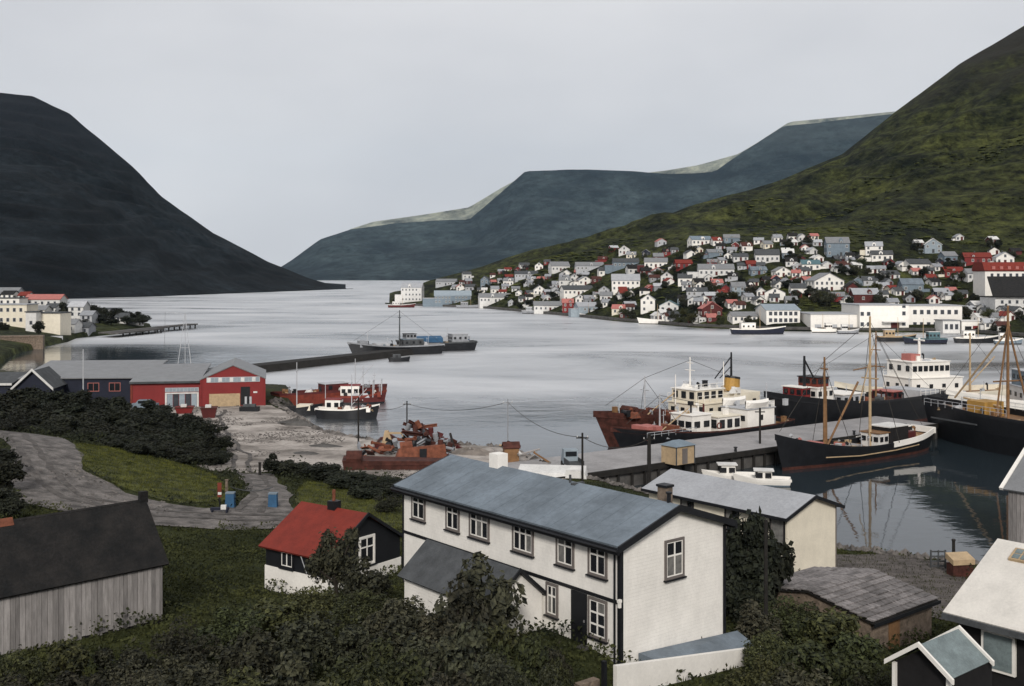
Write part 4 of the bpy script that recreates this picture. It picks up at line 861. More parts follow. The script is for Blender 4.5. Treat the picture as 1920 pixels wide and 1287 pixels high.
for px0, px1, yt_, yb, d, wa, ro, lab in ((60,84,574,588,430,'white','zinc','small white house with grey roof directly behind the blank cream warehouse'),(84,104,570,584,450,'offwhite','slate','small off-white house with dark roof behind the headland warehouses'),(2,24,546,560,500,'white','tar','small white house with black roof at the upper left corner of the headland'),(34,52,548,560,500,'offwhite','redroof','small house with red roof above the left edge warehouse'),(150,172,584,600,420,'palegrey','greywall','small grey house in front of the headland trees'),(216,236,588,603,438,'offwhite','slate','little white hut near the end of the headland trees'),(112,140,600,624,385,'offwhite','zinc','pale shed beside the jetty root on the headland'),(140,166,606,626,392,'greywall','slate','grey shed at the jetty root on the headland')):
    hb('headland_house', lab, px0, px1, yt_, yb, d, wa, ro, 1, 2, 7, 1.6)
hb('net_shed', 'long low pale shed on the headland jetty', 203,262,607,612,440,'offwhite','palegrey',0,0,5)
w_ = MB().box(0,26,0,0.6,-2,0.9).build('sea_wall', M['palegrey'], None, (-176,352,1.4), R(12)); tag(w_, 'low pale sea wall along the near shore of the headland', 'wall')
w_ = MB().box(0,26,0,3.6,-3,3.2).box(0,26,-0.2,3.8,3.2,3.6).build('storehouse', M['stonewall'], None, (-168,318,0.6), R(16)); tag(w_, 'brown stone storehouse at the water on the far left', 'building')
# ------------------------------------------------------------------ ships and boats
def hull(root, L, B, zm, zb, zs, rake=0.08, mats=('black','rust','black'), bulwark=0.7, below=-0.9, full=0.55, stripe=0.35, boot=0.35, deckmat='wood', sternw=0.7):
    """bow at +x, origin amidships at the waterline; colours: boot-top, side, rail band. parts: hull, deck"""
    n = 26; us = [i/(n-1) for i in range(n)]
    def half(u):
        if u < 0.22: return sternw + (1-sternw)*math.sin(u/0.22*math.pi/2)
        if u < full: return 1.0
        t = (u-full)/(1-full); return max(0.0, 1 - t**2.1)
    def sheer(u):
        return zm + (zb-zm)*max(0, (u-0.45)/0.55)**2.0 + (zs-zm)*max(0, (0.45-u)/0.45)**2.0
    lev = [('b', below), ('w', 0.0), ('k', boot), ('m', None), ('s', None), ('t', None)]
    rows = []
    for u in us:
        zt = sheer(u); row = []
        for nm, z in lev:
            if nm == 'm': z = boot + (zt-stripe-boot)*0.5
            elif nm == 's': z = zt-stripe
            elif nm == 't': z = zt
            v = (z-below)/(zt-below)
            fl = 0.72 + 0.28*min(1, v*1.25); t = max(0, (u-full)/(1-full)); fl -= 0.28*t*(1-v)
            x = L*(u-0.5) + rake*L*(v-0.35)*t**1.5 - 0.04*L*(1-v)*max(0, 0.15-u)/0.15*-1
            row.append((x, B/2*half(u)*max(fl, 0.05), z))
        rows.append(row)
    b = MB(); nl = len(lev); mi = [1, 1, 0, 0, 2]
    for sgn in (1, -1):
        base = len(b.v)
        for row in rows: b.v += [(x, y*sgn, z) for x, y, z in row]
        for i in range(n-1):
            for j in range(nl-1):
                q = (base+i*nl+j, base+(i+1)*nl+j, base+(i+1)*nl+j+1, base+i*nl+j+1); b.f.append(q if sgn < 0 else q[::-1]); b.m.append(mi[j])
        # inner face of the bulwark
        base2 = len(b.v)
        for row in rows: x, y, z = row[-1]; b.v += [(x-0.05, max(0, y-0.12)*sgn, z), (x-0.05, max(0, y-0.14)*sgn, z-bulwark)]
        for i in range(n-1):
            b.f.append((base2+2*i, base2+2*i+1, base2+2*i+3, base2+2*i+2)); b.m.append(2)
            b.f.append((base+i*nl+nl-1, base2+2*i, base2+2*i+2, base+(i+1)*nl+nl-1)); b.m.append(2)
    for j in range(nl-1):    # transom
        p, q = rows[0][j], rows[0][j+1]; b.poly([(p[0],p[1],p[2]),(p[0],-p[1],p[2]),(q[0],-q[1],q[2]),(q[0],q[1],q[2])], mi[j])
    h = b.build('hull', [M[mats[0]], M[mats[1]], M[mats[2]]], root)
    d = MB()
    for i in range(n-1):
        a, c = rows[i][-1], rows[i+1][-1]; ya, yc = max(0.02, a[1]-0.13), max(0.02, c[1]-0.13)
        d.poly([(a[0],-ya,a[2]-bulwark),(c[0],-yc,c[2]-bulwark),(c[0],yc,c[2]-bulwark),(a[0],ya,a[2]-bulwark)])
    d.build('deck', M[deckmat], root)
    return sheer
def cabin(root, x0, x1, w, z0, z1, m, wins=0, name='deckhouse', sides=True, rows=1, roofm=None, wh=0.5, ww=0.5, taper=0.0, front=True):
    c = MB().hexa([(x0,-w/2,z0),(x1,-w/2,z0),(x1,w/2,z0),(x0,w/2,z0),(x0+taper*0.3,-w/2+taper*0.2,z1),(x1-taper,-w/2+taper*0.2,z1),(x1-taper,w/2-taper*0.2,z1),(x0+taper*0.3,w/2-taper*0.2,z1)]).build(name, M[m], root)
    if roofm: MB().box(x0-0.15,x1+0.15,-w/2-0.15,w/2+0.15,z1,z1+0.12).build('roof', M[roofm], c)
    wm = far_window_mesh(ww, wh, 'black', 'glass', 1)
    for r in range(rows):
        z = z0 + (z1-z0)*(r+0.55)/rows - wh*0.35
        for k in range(wins):
            x = x0+(x1-x0)*(k+0.5)/wins
            put('window', wm, c, (x, -w/2, z), 0); put('window', wm, c, (x, w/2, z), R(180))
        if front and wins:
            for k in range(3): put('window', wm, c, (x1-taper*0.5, -w/2+w*(k+0.5)/3, z), R(90))
    return c
def mast(root, x, y, z0, z1, r, m, name='mast', lean=0.0, cross=None):
    b = MB().tube((x,y,z0),(x+lean,y,z1),r,r*0.6,8)
    if cross:
        for zc, hw in cross: b.tube((x+lean*(zc-z0)/(z1-z0),y-hw,zc),(x+lean*(zc-z0)/(z1-z0),y+hw,zc),r*0.5,n=6)
    return b.build(name, M[m], root)
def stay(root, pairs, r=0.03, m='rope', name='rigging'):
    b = MB()
    for p, q in pairs: b.tube(p, q, r, n=4)
    return b.build(name, M[m], root)
def rail(root, x0, x1, y, z, m='white', h=0.9):
    b = MB().tube((x0,y,z+h),(x1,y,z+h),0.03,n=4).tube((x0,y,z+h*0.5),(x1,y,z+h*0.5),0.025,n=4); n = max(2, int(abs(x1-x0)/1.2))
    for i in range(n+1): x = x0+(x1-x0)*i/n; b.tube((x,y,z),(x,y,z+h),0.03,n=4)
    return b.build('railing', M[m], root)
def lifeboat(root, x, y, z, L=4.5, m='white'):
    b = MB(); n = 9
    P = []
    for i in range(n):
        u = -1+2*i/(n-1); w = 0.75*math.sqrt(max(0.02, 1-abs(u)**2.4)); P.append((x+u*L/2, w, 0.12*u*u))
    for i in range(n-1):
        a, c = P[i], P[i+1]
        for s in (1,-1):
            b.poly([(a[0],y+s*a[1],z+0.7+a[2]),(c[0],y+s*c[1],z+0.7+c[2]),(c[0],y+s*c[1]*0.45,z),(a[0],y+s*a[1]*0.45,z)])
        b.poly([(a[0],y-a[1]*0.45,z),(a[0],y+a[1]*0.45,z),(c[0],y+c[1]*0.45,z),(c[0],y-c[1]*0.45,z)])
        b.poly([(a[0],y-a[1],z+0.7+a[2]),(c[0],y-c[1],z+0.7+c[2]),(c[0],y,z+0.98+c[2]),(a[0],y,z+0.98+a[2])]); b.poly([(a[0],y,z+0.98+a[2]),(c[0],y,z+0.98+c[2]),(c[0],y+c[1],z+0.7+c[2]),(a[0],y+a[1],z+0.7+a[2])])
    return b.build('lifeboat', M[m], root)
def life_ring(root, x, y, z, m='orange'):
    b = MB(); pts = [(x+0.35*math.cos(a*math.pi/5), y, z+0.35*math.sin(a*math.pi/5)) for a in range(11)]
    return b.path(pts, 0.07, 5).build('life_ring', M[m], root)
def clutter(root, n, x0, x1, w, z, seed, mats=('rust','black','palegrey','offwhite','wood','slate','rust2','greywall'), hmax=1.3):
    r = random.Random(seed)
    for k in range(n):
        x, y = r.uniform(x0, x1), r.uniform(-w/2, w/2); zz = z(x) if callable(z) else z; m = M[r.choice(mats)]; t = k % 6; h = r.uniform(.4, hmax)
        if t == 0: MB().box(x-.3,x+.3,y-.25,y+.25,zz-.1,zz+h).box(x-.34,x+.34,y-.29,y+.29,zz+h,zz+h+.06).build('deck_locker', m, root)
        elif t == 1: MB().tube((x,y,zz-.1),(x,y,zz+h),.11,n=7).tube((x,y,zz+h),(x+.28,y,zz+h+.12),.16,.2,7).build('cowl_vent', m, root)
        elif t == 2: MB().path([(x+.32*math.cos(a*.9)*(1-.03*a),y+.32*math.sin(a*.9)*(1-.03*a),zz+.03*a) for a in range(12)],.07,5).build('rope_coil', M['palewood'], root)
        elif t == 3: MB().tube((x,y,zz-.1),(x,y,zz+h*2.2),.05,n=6).tube((x-.3,y,zz+h*1.8),(x+.3,y,zz+h*1.8),.035,n=5).build('stanchion', M['palegrey'], root)
        elif t == 4: MB().tube((x,y-.5,zz+.4),(x,y+.5,zz+.4),.32,n=9).box(x-.3,x+.3,y-.6,y-.5,zz-.1,zz+.75).box(x-.3,x+.3,y+.5,y+.6,zz-.1,zz+.75).build('winch', m, root)
        else: MB().hexa([(x-.7,y-.5,zz-.1),(x+.7,y-.5,zz-.1),(x+.7,y+.5,zz-.1),(x-.7,y+.5,zz-.1),(x-.4,y-.25,zz+h*.7),(x+.3,y-.3,zz+h*.8),(x+.35,y+.3,zz+h*.6),(x-.4,y+.25,zz+h*.75)]).build('net_pile', m, root)
BOWR = math.atan2(-UY, -UX)      # bows point back along the pier towards the shore

# red-bowed freighter lying outside (farther from the pier)
p = pier_pt(38.6, 21.4); sh = thing('freighter', 'rusty red hulled freighter with cream bridge and ochre funnel behind the pier', 'ship', (p.x,p.y,0), BOWR)
hull(sh, 35, 7.6, 3.4, 4.9, 3.6, 0.09, ('rust','rust','rust'), 0.8, stripe=0.4, full=0.62)
cabin(sh, -5.2, 3.4, 5.6, 2.6, 4.7, 'cream', 5, roofm='cream'); cabin(sh, -2.2, 3.2, 4.6, 4.82, 6.6, 'cream', 4, 'bridge', roofm='white', wh=0.75, ww=0.65)
cabin(sh, -9.5, -4.5, 5.0, 2.8, 5.8, 'cream', 2)
MB().tube((-6.2,0,5.8),(-6.5,0,7.6),1.25,1.1,12).build('funnel', M['yellow'], sh); MB().tube((-6.5,0,7.6),(-6.55,0,7.9),1.14,1.1,12).build('funnel_top', M['black'], sh)
mast(sh, 2.0, 0, 7, 11.0, 0.13, 'white', cross=[(9.2,0.9),(10.2,0.6)]); mast(sh, -3.6, 1.0, 6.9, 10.2, 0.09, 'white'); mast(sh, 3.8, -1, 4.5, 8.6, 0.10, 'white')
mast(sh, -7.6, -1.2, 5.8, 11.2, 0.2, 'black', 'derrick_post'); MB().tube((-7.6,-1.2,10.6),(-4.2,-1.2,7.6),0.09,n=6).tube((-7.6,-1.2,9.2),(-5.2,-1.2,7.6),0.07,n=6).build('derrick', M['black'], sh)
mast(sh, 10.5, 0, 3, 8.8, 0.15, 'palegrey', cross=[(7.0,0.8)]); MB().tube((10.5,0,3.4),(5.0,0,6.3),0.09,n=6).build('boom', M['palewood'], sh)
stay(sh, [((10.5,0,8.6),(17.4,0,5.4)),((10.5,0,8.6),(2.0,0,10.6)),((2,0,10.6),(-6.5,0,7.8)),((10.5,0,8.4),(8.4,3,3.6)),((10.5,0,8.4),(8.4,-3,3.6))])
for x, z in ((13.2,4.2),(11.8,3.8),(8.6,3.6)): MB().box(x-0.7,x+0.7,-1.2,1.2,z-0.6,z+0.55).tube((x,-1.4,z+0.5),(x,1.4,z+0.5),0.35,n=8).build('winch', M['rust'], sh)
MB().box(4.4,8.2,-2.0,2.0,2.6,3.75).build('hatch', M['rust2'], sh); rail(sh,-2.2,3.2,2.3,6.72,'white',0.7)
clutter(sh, 22, 4.5, 15.5, 4.6, lambda x: 2.75+max(0,x-1)**2*.0065, 1); clutter(sh, 14, -9, 2.8, 4.6, 5.9, 2, ('white','palegrey','black','offwhite'), .9); clutter(sh, 8, -1.8, 2.6, 4.0, 6.75, 3, ('white','black','palegrey'), .9); rail(sh,-5,3.4,2.9,5.0); rail(sh,-5,3.4,-2.9,5.0); rail(sh,4,15,3.2,3.5,'rust',.7)
# black coaster inside, alongside the pier
p = pier_pt(32.2, 14.1); sh = thing('coaster', 'black hulled coaster with white deckhouses lying alongside the pier', 'ship', (p.x,p.y,0), BOWR)
hull(sh, 29.5, 6.6, 2.5, 4.0, 2.7, 0.10, ('black','rust','rust'), 0.6, stripe=0.16)
cabin(sh, 1.2, 4.6, 3.8, 1.8, 4.5, 'white', 2, roofm='white', ww=0.8, wh=0.6); cabin(sh, -4.0, 0.2, 4.4, 1.8, 4.0, 'white', 3, roofm='cream', ww=0.7, wh=0.9)
cabin(sh, -10.5, -5.2, 4.6, 1.9, 4.6, 'white', 1, roofm='palegrey', ww=0.5)
MB().tube((2.9,0,4.5),(2.9,0,5.6),0.12,n=8).box(2.6,3.3,-0.2,0.2,5.6,6.1).build('searchlight', M['black'], sh)
mast(sh, 8.4, 0, 2, 7.4, 0.13, 'palegrey', cross=[(6.2,0.7)]); mast(sh, 0.6, 0, 1.8, 5.6, 0.2, 'darkred', 'derrick_post'); MB().tube((8.4,0,2.6),(3.4,0,5.2),0.08,n=6).build('boom', M['palewood'], sh)
lifeboat(sh, -7.4, 2.0, 4.75); lifeboat(sh, -7.4, -2.0, 4.75)
for x in (6.8, 9.8, 11.4): MB().box(x-0.5,x+0.5,-1.4,1.4,2.0,3.0+0.06*x).tube((x,-1.5,3.1),(x,1.5,3.1),0.3,n=8).build('winch', M['rust2'] if x < 7 else M['pinkred'], sh)
stay(sh, [((8.4,0,7.2),(14,0,4.1)),((8.4,0,7.2),(0.6,0,5.6)),((8.4,0,7.0),(6.8,2.8,2.6)),((8.4,0,7.0),(6.8,-2.8,2.6))]); life_ring(sh, 0.1, 2.25, 3.0); rail(sh,-10.5,-5.2,2.3,4.65); MB().box(5.2,7.4,1.0,2.4,2.0,2.8).build('hatch', M['navy'], sh)
clutter(sh, 18, 5, 13, 3.6, 2.2, 4); clutter(sh, 14, -13.5, 4.4, 4.6, lambda x: 4.7 if x < -5 else 4.1 if x < .3 else 4.6, 5, ('white','palegrey','black','offwhite'), .8); clutter(sh, 10, -14, -10.6, 4.2, 2.2, 6); mast(sh,-11.6,0,2,7.6,.1,'palegrey',cross=[(6.5,.6)]); rail(sh,4.6,13,2.6,2.6,'palegrey',.6)
# tall black trawler farther along the pier
p = pier_pt(66, 15.2); sh = thing('trawler', 'tall black hulled trawler with orange deckhouse at the outer pier', 'ship', (p.x,p.y,0), BOWR)
hull(sh, 38, 8.4, 4.0, 6.4, 4.2, 0.10, ('black','rust','black'), 0.9)
cabin(sh, 9.0, 12.6, 4.2, 4.4, 6.3, 'white', 3, roofm='white'); cabin(sh, 9.6, 12.0, 3.4, 6.45, 7.7, 'orange', 3, 'bridge', roofm='black'); cabin(sh, 2.0, 7.0, 4.6, 3.3, 5.0, 'palegrey', 4, roofm='white'); cabin(sh, 13.6, 15.4, 3.4, 5.0, 6.5, 'red', 2, roofm='white')
mast(sh, 13.8, 0.8, 5.0, 10.9, 0.26, 'black', 'derrick_post'); MB().tube((13.8,0.8,10.4),(11.2,0.8,7.0),0.12,n=6).build('derrick', M['black'], sh)
mast(sh, -4, 0, 3.4, 13.8, 0.16, 'wood', cross=[(11,0.8),(8.5,1.6)]); MB().tube((-4,0,8.6),(1.5,0,8.2),0.1,n=6).build('boom', M['wood'], sh)
cabin(sh, -8, -5.6, 3.6, 3.4, 4.6, 'darkred', 2, roofm='pinkred')
stay(sh, [((-4,0,13.4),(13,0,7.6)),((-4,0,13.4),(-18,0,4.6)),((-4,0,13.2),(-6,4,4.2)),((-4,0,13.2),(-6,-4,4.2))]); rail(sh,-16,-9.5,4.0,4.0); MB().box(-15,-11,-3.6,3.6,3.2,4.6).build('net_bin', M['palegrey'], sh)
clutter(sh, 26, -16, 15, 5.4, lambda x: 3.5+max(0,x)**2*.008, 7); mast(sh,8,0.5,4,9.8,.1,'palegrey',cross=[(9,.6)])
# white stern-house ship behind
p = Vector((69.5,177,0)); sh = thing('white_ship', 'white motor ship with a row of bridge windows behind the outer pier', 'ship', (p.x,p.y,0), R(200))
hull(sh, 34, 8.4, 3.2, 5.4, 3.4, 0.1, ('black','rust','cream'), 0.9, stripe=1.0)
cabin(sh, -3.5, 6.8, 6.8, 2.6, 5.6, 'white', 4, roofm='white', rows=1); cabin(sh, -1.2, 6.4, 6.0, 5.7, 8.2, 'white', 7, 'bridge', roofm='white', wh=0.7, ww=0.6)
mast(sh, 2.4, 0, 8.3, 12.0, 0.3, 'white', cross=[(11.6,1.2)]); cabin(sh, 3.2, 5.0, 2.4, 8.3, 9.4, 'pinkred', 0)
mast(sh, -8.2, 0, 2.8, 12.6, 0.2, 'palewood'); MB().tube((-8.2,0,4.0),(-13.5,0,8.5),0.1,n=6).build('boom', M['palewood'], sh); stay(sh, [((-8.2,0,12.3),(2.4,0,11.6)),((-8.2,0,12.3),(-16.5,0,3.6))])
rail(sh,-3.5,6.8,-3.4,5.7); life_ring(sh,-2.5,-3.5,4.2)
clutter(sh, 18, -15, 14, 5.4, 2.8, 8); clutter(sh, 8, -1, 6, 4.4, 8.3, 9, ('white','black','palegrey'), .8)
# black wooden masted ship, right
stern, bow = Vector((70.2,117.0)), Vector((58.0,148.5)); dv = bow-stern
sh = thing('masted_ship', 'big black hulled ship with wooden A-frame mast at the right edge', 'ship', ((stern.x+bow.x)/2,(stern.y+bow.y)/2,0), math.atan2(dv.y, dv.x))
hull(sh, dv.length, 8.2, 4.7, 5.5, 4.8, 0.06, ('black','black','black'), 0.8)
mast(sh, 3.0, 0, 4, 18.4, 0.22, 'wood', cross=[(8.8,2.4)]); MB().tube((3.0,0,16),(2.2,2.8,4.4),0.13,n=6).tube((3.0,0,16),(2.2,-2.8,4.4),0.13,n=6).build('mast_leg', M['wood'], sh)
MB().tube((4.0,0,5.4),(9.8,0.6,6.0),0.14,n=6).build('boom', M['palewood'], sh); MB().tube((3.0,0,15.2),(11.5,0.5,5.8),0.12,n=6).build('derrick', M['palewood'], sh)
cabin(sh, 5.2, 8.2, 3.2, 4.0, 5.9, 'yellow', 0, 'hatch'); cabin(sh, -12, -5, 5.4, 4.0, 7.6, 'white', 5, roofm='palegrey'); cabin(sh, -11, -6.5, 4.6, 7.7, 9.8, 'white', 4, 'bridge', roofm='bluegrey')
stay(sh, [((3,0,18.2),(14.6,0,5.6)),((3,0,18.2),(-8,0,9.9)),((3,0,16),(0.5,3.9,4.8)),((3,0,16),(0.5,-3.9,4.8))]); rail(sh,0,14,3.4,4.7,'palegrey'); rail(sh,0,14,-3.4,4.7,'palegrey')
MB().box(4,12,4.05,4.12,3.2,3.4).build('name_plate', M['slate'], sh)
clutter(sh, 20, -4, 13.5, 5.0, 4.1, 10, ('palewood','black','wood','palegrey','slate'))
# grey-white ship beyond, cut by the frame
p = at(1985,640,164); sh = thing('patrol_ship', 'white and blue-grey ship cut off by the right edge beyond the masted ship', 'ship', (p.x,p.y,0), R(176))
hull(sh, 30, 7.5, 3.0, 4.6, 3.2, 0.1, ('white','rust','white'), 0.7)
cabin(sh, -4, 6.4, 6.2, 2.4, 5.2, 'offwhite', 4, roofm='palegrey'); cabin(sh, -2, 6, 5.4, 5.3, 7.6, 'bluegrey', 5, 'bridge', roofm='palegrey'); mast(sh, 1, 0, 7.6, 12.4, 0.16, 'palegrey', cross=[(11,1)])
# wooden ketch in front of the pier
p = pier_pt(40.2, -3.0); sh = thing('ketch', 'two masted wooden ketch with white stern bulwark moored inside the pier', 'boat', (p.x,p.y,0), BOWR)
hull(sh, 28, 5.4, 1.9, 4.3, 2.7, 0.06, ('black','rust','black'), 0.7, stripe=0.3, sternw=0.55, full=0.5)
b = MB()
for s in (1,-1):
    for i in range(8):
        xa, xb = -13.6+i*1.25, -13.6+(i+1)*1.25; f_ = lambda x: 2.7*(0.55+0.45*math.sin(min(1,(x+14)/6.2)*math.pi/2))*0.995+0.03; g_ = lambda x: 1.9+0.8*max(0,(-1.4-x)/12.6)**2
        b.hexa([(xa,s*(f_(xa)-0.1),g_(xa)-0.55),(xb,s*(f_(xb)-0.1),g_(xb)-0.55),(xb,s*(f_(xb)+0.04),g_(xb)-0.55),(xa,s*(f_(xa)+0.04),g_(xa)-0.55),(xa,s*(f_(xa)-0.1),g_(xa)+0.12),(xb,s*(f_(xb)-0.1),g_(xb)+0.12),(xb,s*(f_(xb)+0.04),g_(xb)+0.12),(xa,s*(f_(xa)+0.04),g_(xa)+0.12)])
b.box(-14.0,-13.7,-1.7,1.7,2.1,2.85); b.build('bulwark', M['white'], sh)
cabin(sh, -8.5, -4.6, 2.8, 1.2, 3.5, 'blackwood', 0, 'wheelhouse', roofm='offwhite'); cabin(sh, -4.5, -2.6, 2.6, 1.2, 2.9, 'offwhite', 2, roofm='wood', ww=0.4, wh=0.4); cabin(sh, -10.4, -8.6, 2.4, 1.3, 2.6, 'darkred', 0)
mast(sh, 6.2, 0, 1.2, 12.6, 0.19, 'wood', cross=[(11.2,0.5)]); mast(sh, -2.6, 0, 1.2, 17.2, 0.2, 'palewood', cross=[(9.6,1.2)])
MB().tube((5.6,0,2.2),(0.6,0.6,9.4),0.13,n=6).build('boom', M['wood'], sh); MB().tube((0.2,0.5,6.8),(-3.0,0.2,13.6),0.07,n=6).build('gaff', M['palewood'], sh); MB().tube((5.0,-0.6,1.6),(5.2,-0.6,9.0),0.12,n=6).build('derrick_post', M['wood'], sh)
stay(sh, [((6.2,0,12.2),(14.2,0,4.5)),((6.2,0,12.2),(-2.6,0,16.6)),((-2.6,0,16.6),(-13.6,0,3.0)),((6.2,0,11.6),(4.8,2.8,2.1)),((6.2,0,11.6),(4.8,-2.8,2.1)),((-2.6,0,16),(-4.4,2.9,1.9)),((-2.6,0,16),(-4.4,-2.9,1.9))], 0.035)
MB().box(7.6,9.4,-1.0,1.0,1.6,2.8).build('hatch', M['pinkred'], sh); MB().box(0.5,3.6,-1.2,1.2,1.3,1.9).build('hatch', M['greywood'], sh); MB().path([(9,2.4,1.35),(3,2.68,1.0),(-4,2.68,1.0),(-9,2.55,1.2)],0.07).build('rubbing_strake', M['palewood'], sh)
clutter(sh, 16, -2, 11, 3.6, lambda x: 1.35+max(0,x)**2*.012, 11, ('palewood','black','wood','palegrey','pinkred'), .9); clutter(sh, 6, -12.5, -9, 2.6, 1.7, 12)
# small motor boats
def motorboat(label, loc, rz, L=6.0, B=2.1, hm='white', cm='white', cab=(-0.6,1.2,1.2,1.7), mastz=None, stripe='white', group='motor boats in the basin'):
    r_ = thing('motor_boat', label, 'boat', loc, rz, group)
    hull(r_, L, B, 0.75, 1.15, 0.75, 0.07, (hm,'bluegrey' if hm == 'white' else 'rust',stripe), 0.3, -0.3, 0.5, 0.12, 0.12, 'palegrey', 0.85)
    c = cabin(r_, cab[0], cab[1], B*0.62, 0.45, cab[3], cm, 2, roofm='offwhite', ww=0.45, wh=0.35, taper=0.3)
    if mastz: mast(r_, cab[0], 0, 0.5, mastz, 0.05, 'palewood', cross=[(mastz*0.8,0.3)])
    return r_
motorboat('white cabin motor boat moored left of its twin in the inner basin', (23.6,115.6,0), R(176), 5.6)
motorboat('white motor boat with cluttered deck nearest the cream house', (26.6,113.2,0), R(170), 5.8, cab=(-1.0,0.8,1.2,1.5))
# boatyard vessels
p = on(650,784); r_ = thing('fishing_boat', 'black fishing boat with white rail in front at the boatyard', 'boat', (p.x,p.y,0), R(-6), 'boats at the boatyard')
hull(r_, 9.6, 3.2, 1.5, 2.3, 1.6, 0.08, ('black','black','white'), 0.4, stripe=0.2); cabin(r_,-3.2,-0.8,1.8,1.0,2.9,'white',2,roofm='red'); mast(r_,0.8,0,1,6.8,0.09,'palegrey',cross=[(5.5,0.5)]); mast(r_,-3.4,0,1,5.2,0.08,'palegrey'); MB().tube((0.8,0,2),(3.2,0,4.6),0.06,n=6).build('boom', M['palegrey'], r_); MB().box(1.4,3.0,-0.9,0.9,1.0,1.7).build('hatch', M['orange'], r_)
clutter(r_, 14, -4, 4, 2.2, 1.2, 15, ('white','orange','black','palegrey','rust2'), .9)
p = on(545,778); r_ = thing('fishing_boat', 'low black boat with pale hatch close under the red barge', 'boat', (p.x,p.y,0), R(-4), 'boats at the boatyard')
hull(r_, 9.5, 3.0, 1.2, 1.9, 1.3, 0.08, ('black','black','black'), 0.4); MB().box(1.2,3.4,-1.0,1.0,0.8,1.7).build('hatch', M['cream'], r_); mast(r_,1.0,0,0.8,8.4,0.10,'palegrey',cross=[(7,0.5)])
p = on(672,757); r_ = thing('fishing_boat', 'red and white fishing boat with gallows behind the black ones', 'boat', (p.x,p.y,0), R(3), 'boats at the boatyard')
hull(r_, 9.0, 3.2, 1.5, 2.4, 1.6, 0.08, ('darkred','black','orange'), 0.4); cabin(r_,-3.0,0.2,2.0,1.0,3.2,'white',3,roofm='red'); mast(r_,0.8,0,1,6.6,0.09,'palegrey',cross=[(5.5,0.6)]); MB().tube((2.6,-1.2,1.2),(2.6,-1.2,4.0),0.08).tube((2.6,1.2,1.2),(2.6,1.2,4.0),0.08).tube((2.6,-1.2,4.0),(2.6,1.2,4.0),0.08).tube((4.0,-0.8,1.6),(4.0,-0.8,4.2),0.08).tube((4.0,0.8,1.6),(4.0,0.8,4.2),0.08).tube((4.0,-0.8,4.2),(4.0,0.8,4.2),0.08).build('gallows', M['palegrey'], r_)
clutter(r_, 14, -4, 4, 2.2, 1.3, 16, ('white','orange','black','palegrey','rust2'), 1.1)
p = on(560,762); r_ = thing('barge', 'long orange-red barge tapering away beside the boatyard hall', 'barge', (-31.4,186,0), R(35))
hull(r_, 21, 4.2, 2.4, 2.8, 2.5, 0.03, ('orange','rust','darkred'), 0.5, full=0.8, sternw=0.95); cabin(r_,-2,2.5,2.6,2.0,3.5,'darkred',2,roofm='palegrey'); mast(r_,4.5,0,2.4,7.6,0.1,'palegrey',cross=[(6.5,0.6)]); MB().tube((4.5,0,3),(8.0,0,6.4),0.06,n=6).build('boom', M['palegrey'], r_)
clutter(r_, 30, -9, 9, 2.8, 2.1, 17)
# trawlers at the breakwater
p = on(735,668); r_ = thing('harbour_trawler', 'dark trawler with tall mast on the left end of the mid harbour pair', 'ship', (p.x+1,p.y+6,0), R(205), 'trawlers at the breakwater')
hull(r_, 27, 6.2, 2.6, 4.0, 2.8, 0.08, ('black','black','greywall'), 0.6); cabin(r_,-7,-1,4.2,2.2,4.3,'slate',3,roofm='bluegrey'); cabin(r_,-5,-2,3.4,4.4,5.8,'greywall',3,'bridge',roofm='slate'); mast(r_,-0.5,0,2.4,12.6,0.24,'slate',cross=[(10.5,0.9)]); mast(r_,9,0,3,7.0,0.12,'palegrey'); stay(r_,[((-.5,0,12.3),(13,0,4.2)),((-.5,0,12.3),(-13,0,3))]); MB().box(3,7,-2,2,2,3.4).build('hatch', M['palegrey'], r_); MB().box(9.5,11.5,-1.4,1.4,2.4,4.2).build('winch', M['greywall'], r_)
clutter(r_, 30, -12, 12, 4.0, 2.4, 13, ('palegrey','black','greywall','slate','bluegrey'), 1.5)
p = on(810,662); r_ = thing('harbour_trawler', 'dark trawler with blue deck cover on the right end of the pair', 'ship', (p.x+1,p.y+9,0), R(203), 'trawlers at the breakwater')
hull(r_, 24, 5.8, 2.6, 3.6, 2.8, 0.07, ('black','black','slate'), 0.6); MB().prism([(-2.2,2.2),(2.2,2.2),(2.0,3.9),(0,4.5),(-2.0,3.9)],-1,8,'x').build('deck_cover', M['blue'], r_); cabin(r_,-9,-4,4.0,2.2,4.9,'greywall',3,roofm='palegrey'); mast(r_,-3,0,2.4,6.8,0.12,'palegrey')
clutter(r_, 26, -11, 10, 4.0, 2.4, 14, ('palegrey','black','greywall','slate','blue'), 1.5)
p = on(845,652); r_ = thing('pontoon', 'grey flat pontoon with crates at the outer end of the breakwater', 'pontoon', (p.x,p.y+3,0), R(25))
MB().box(-7,7,-2.5,2.5,-0.6,1.9).build('hull', M['slate'], r_)
for k in range(5): MB().box(-6+k*2.5,-4.2+k*2.5,-1.5,1.5,1.9,3.0+0.3*(k%3)).build('crate', M['palegrey' if k%2 else 'greywall'], r_)
p = on(748,678); r_ = thing('tender', 'tiny dark tender afloat below the mid harbour trawlers', 'boat', (p.x,p.y,0), R(10)); hull(r_, 5.5, 1.9, 0.9, 1.3, 0.9, 0.06, ('black','black','black'), 0.3, -0.3); cabin(r_,-1.6,0.4,1.2,0.5,1.9,'slate',1)
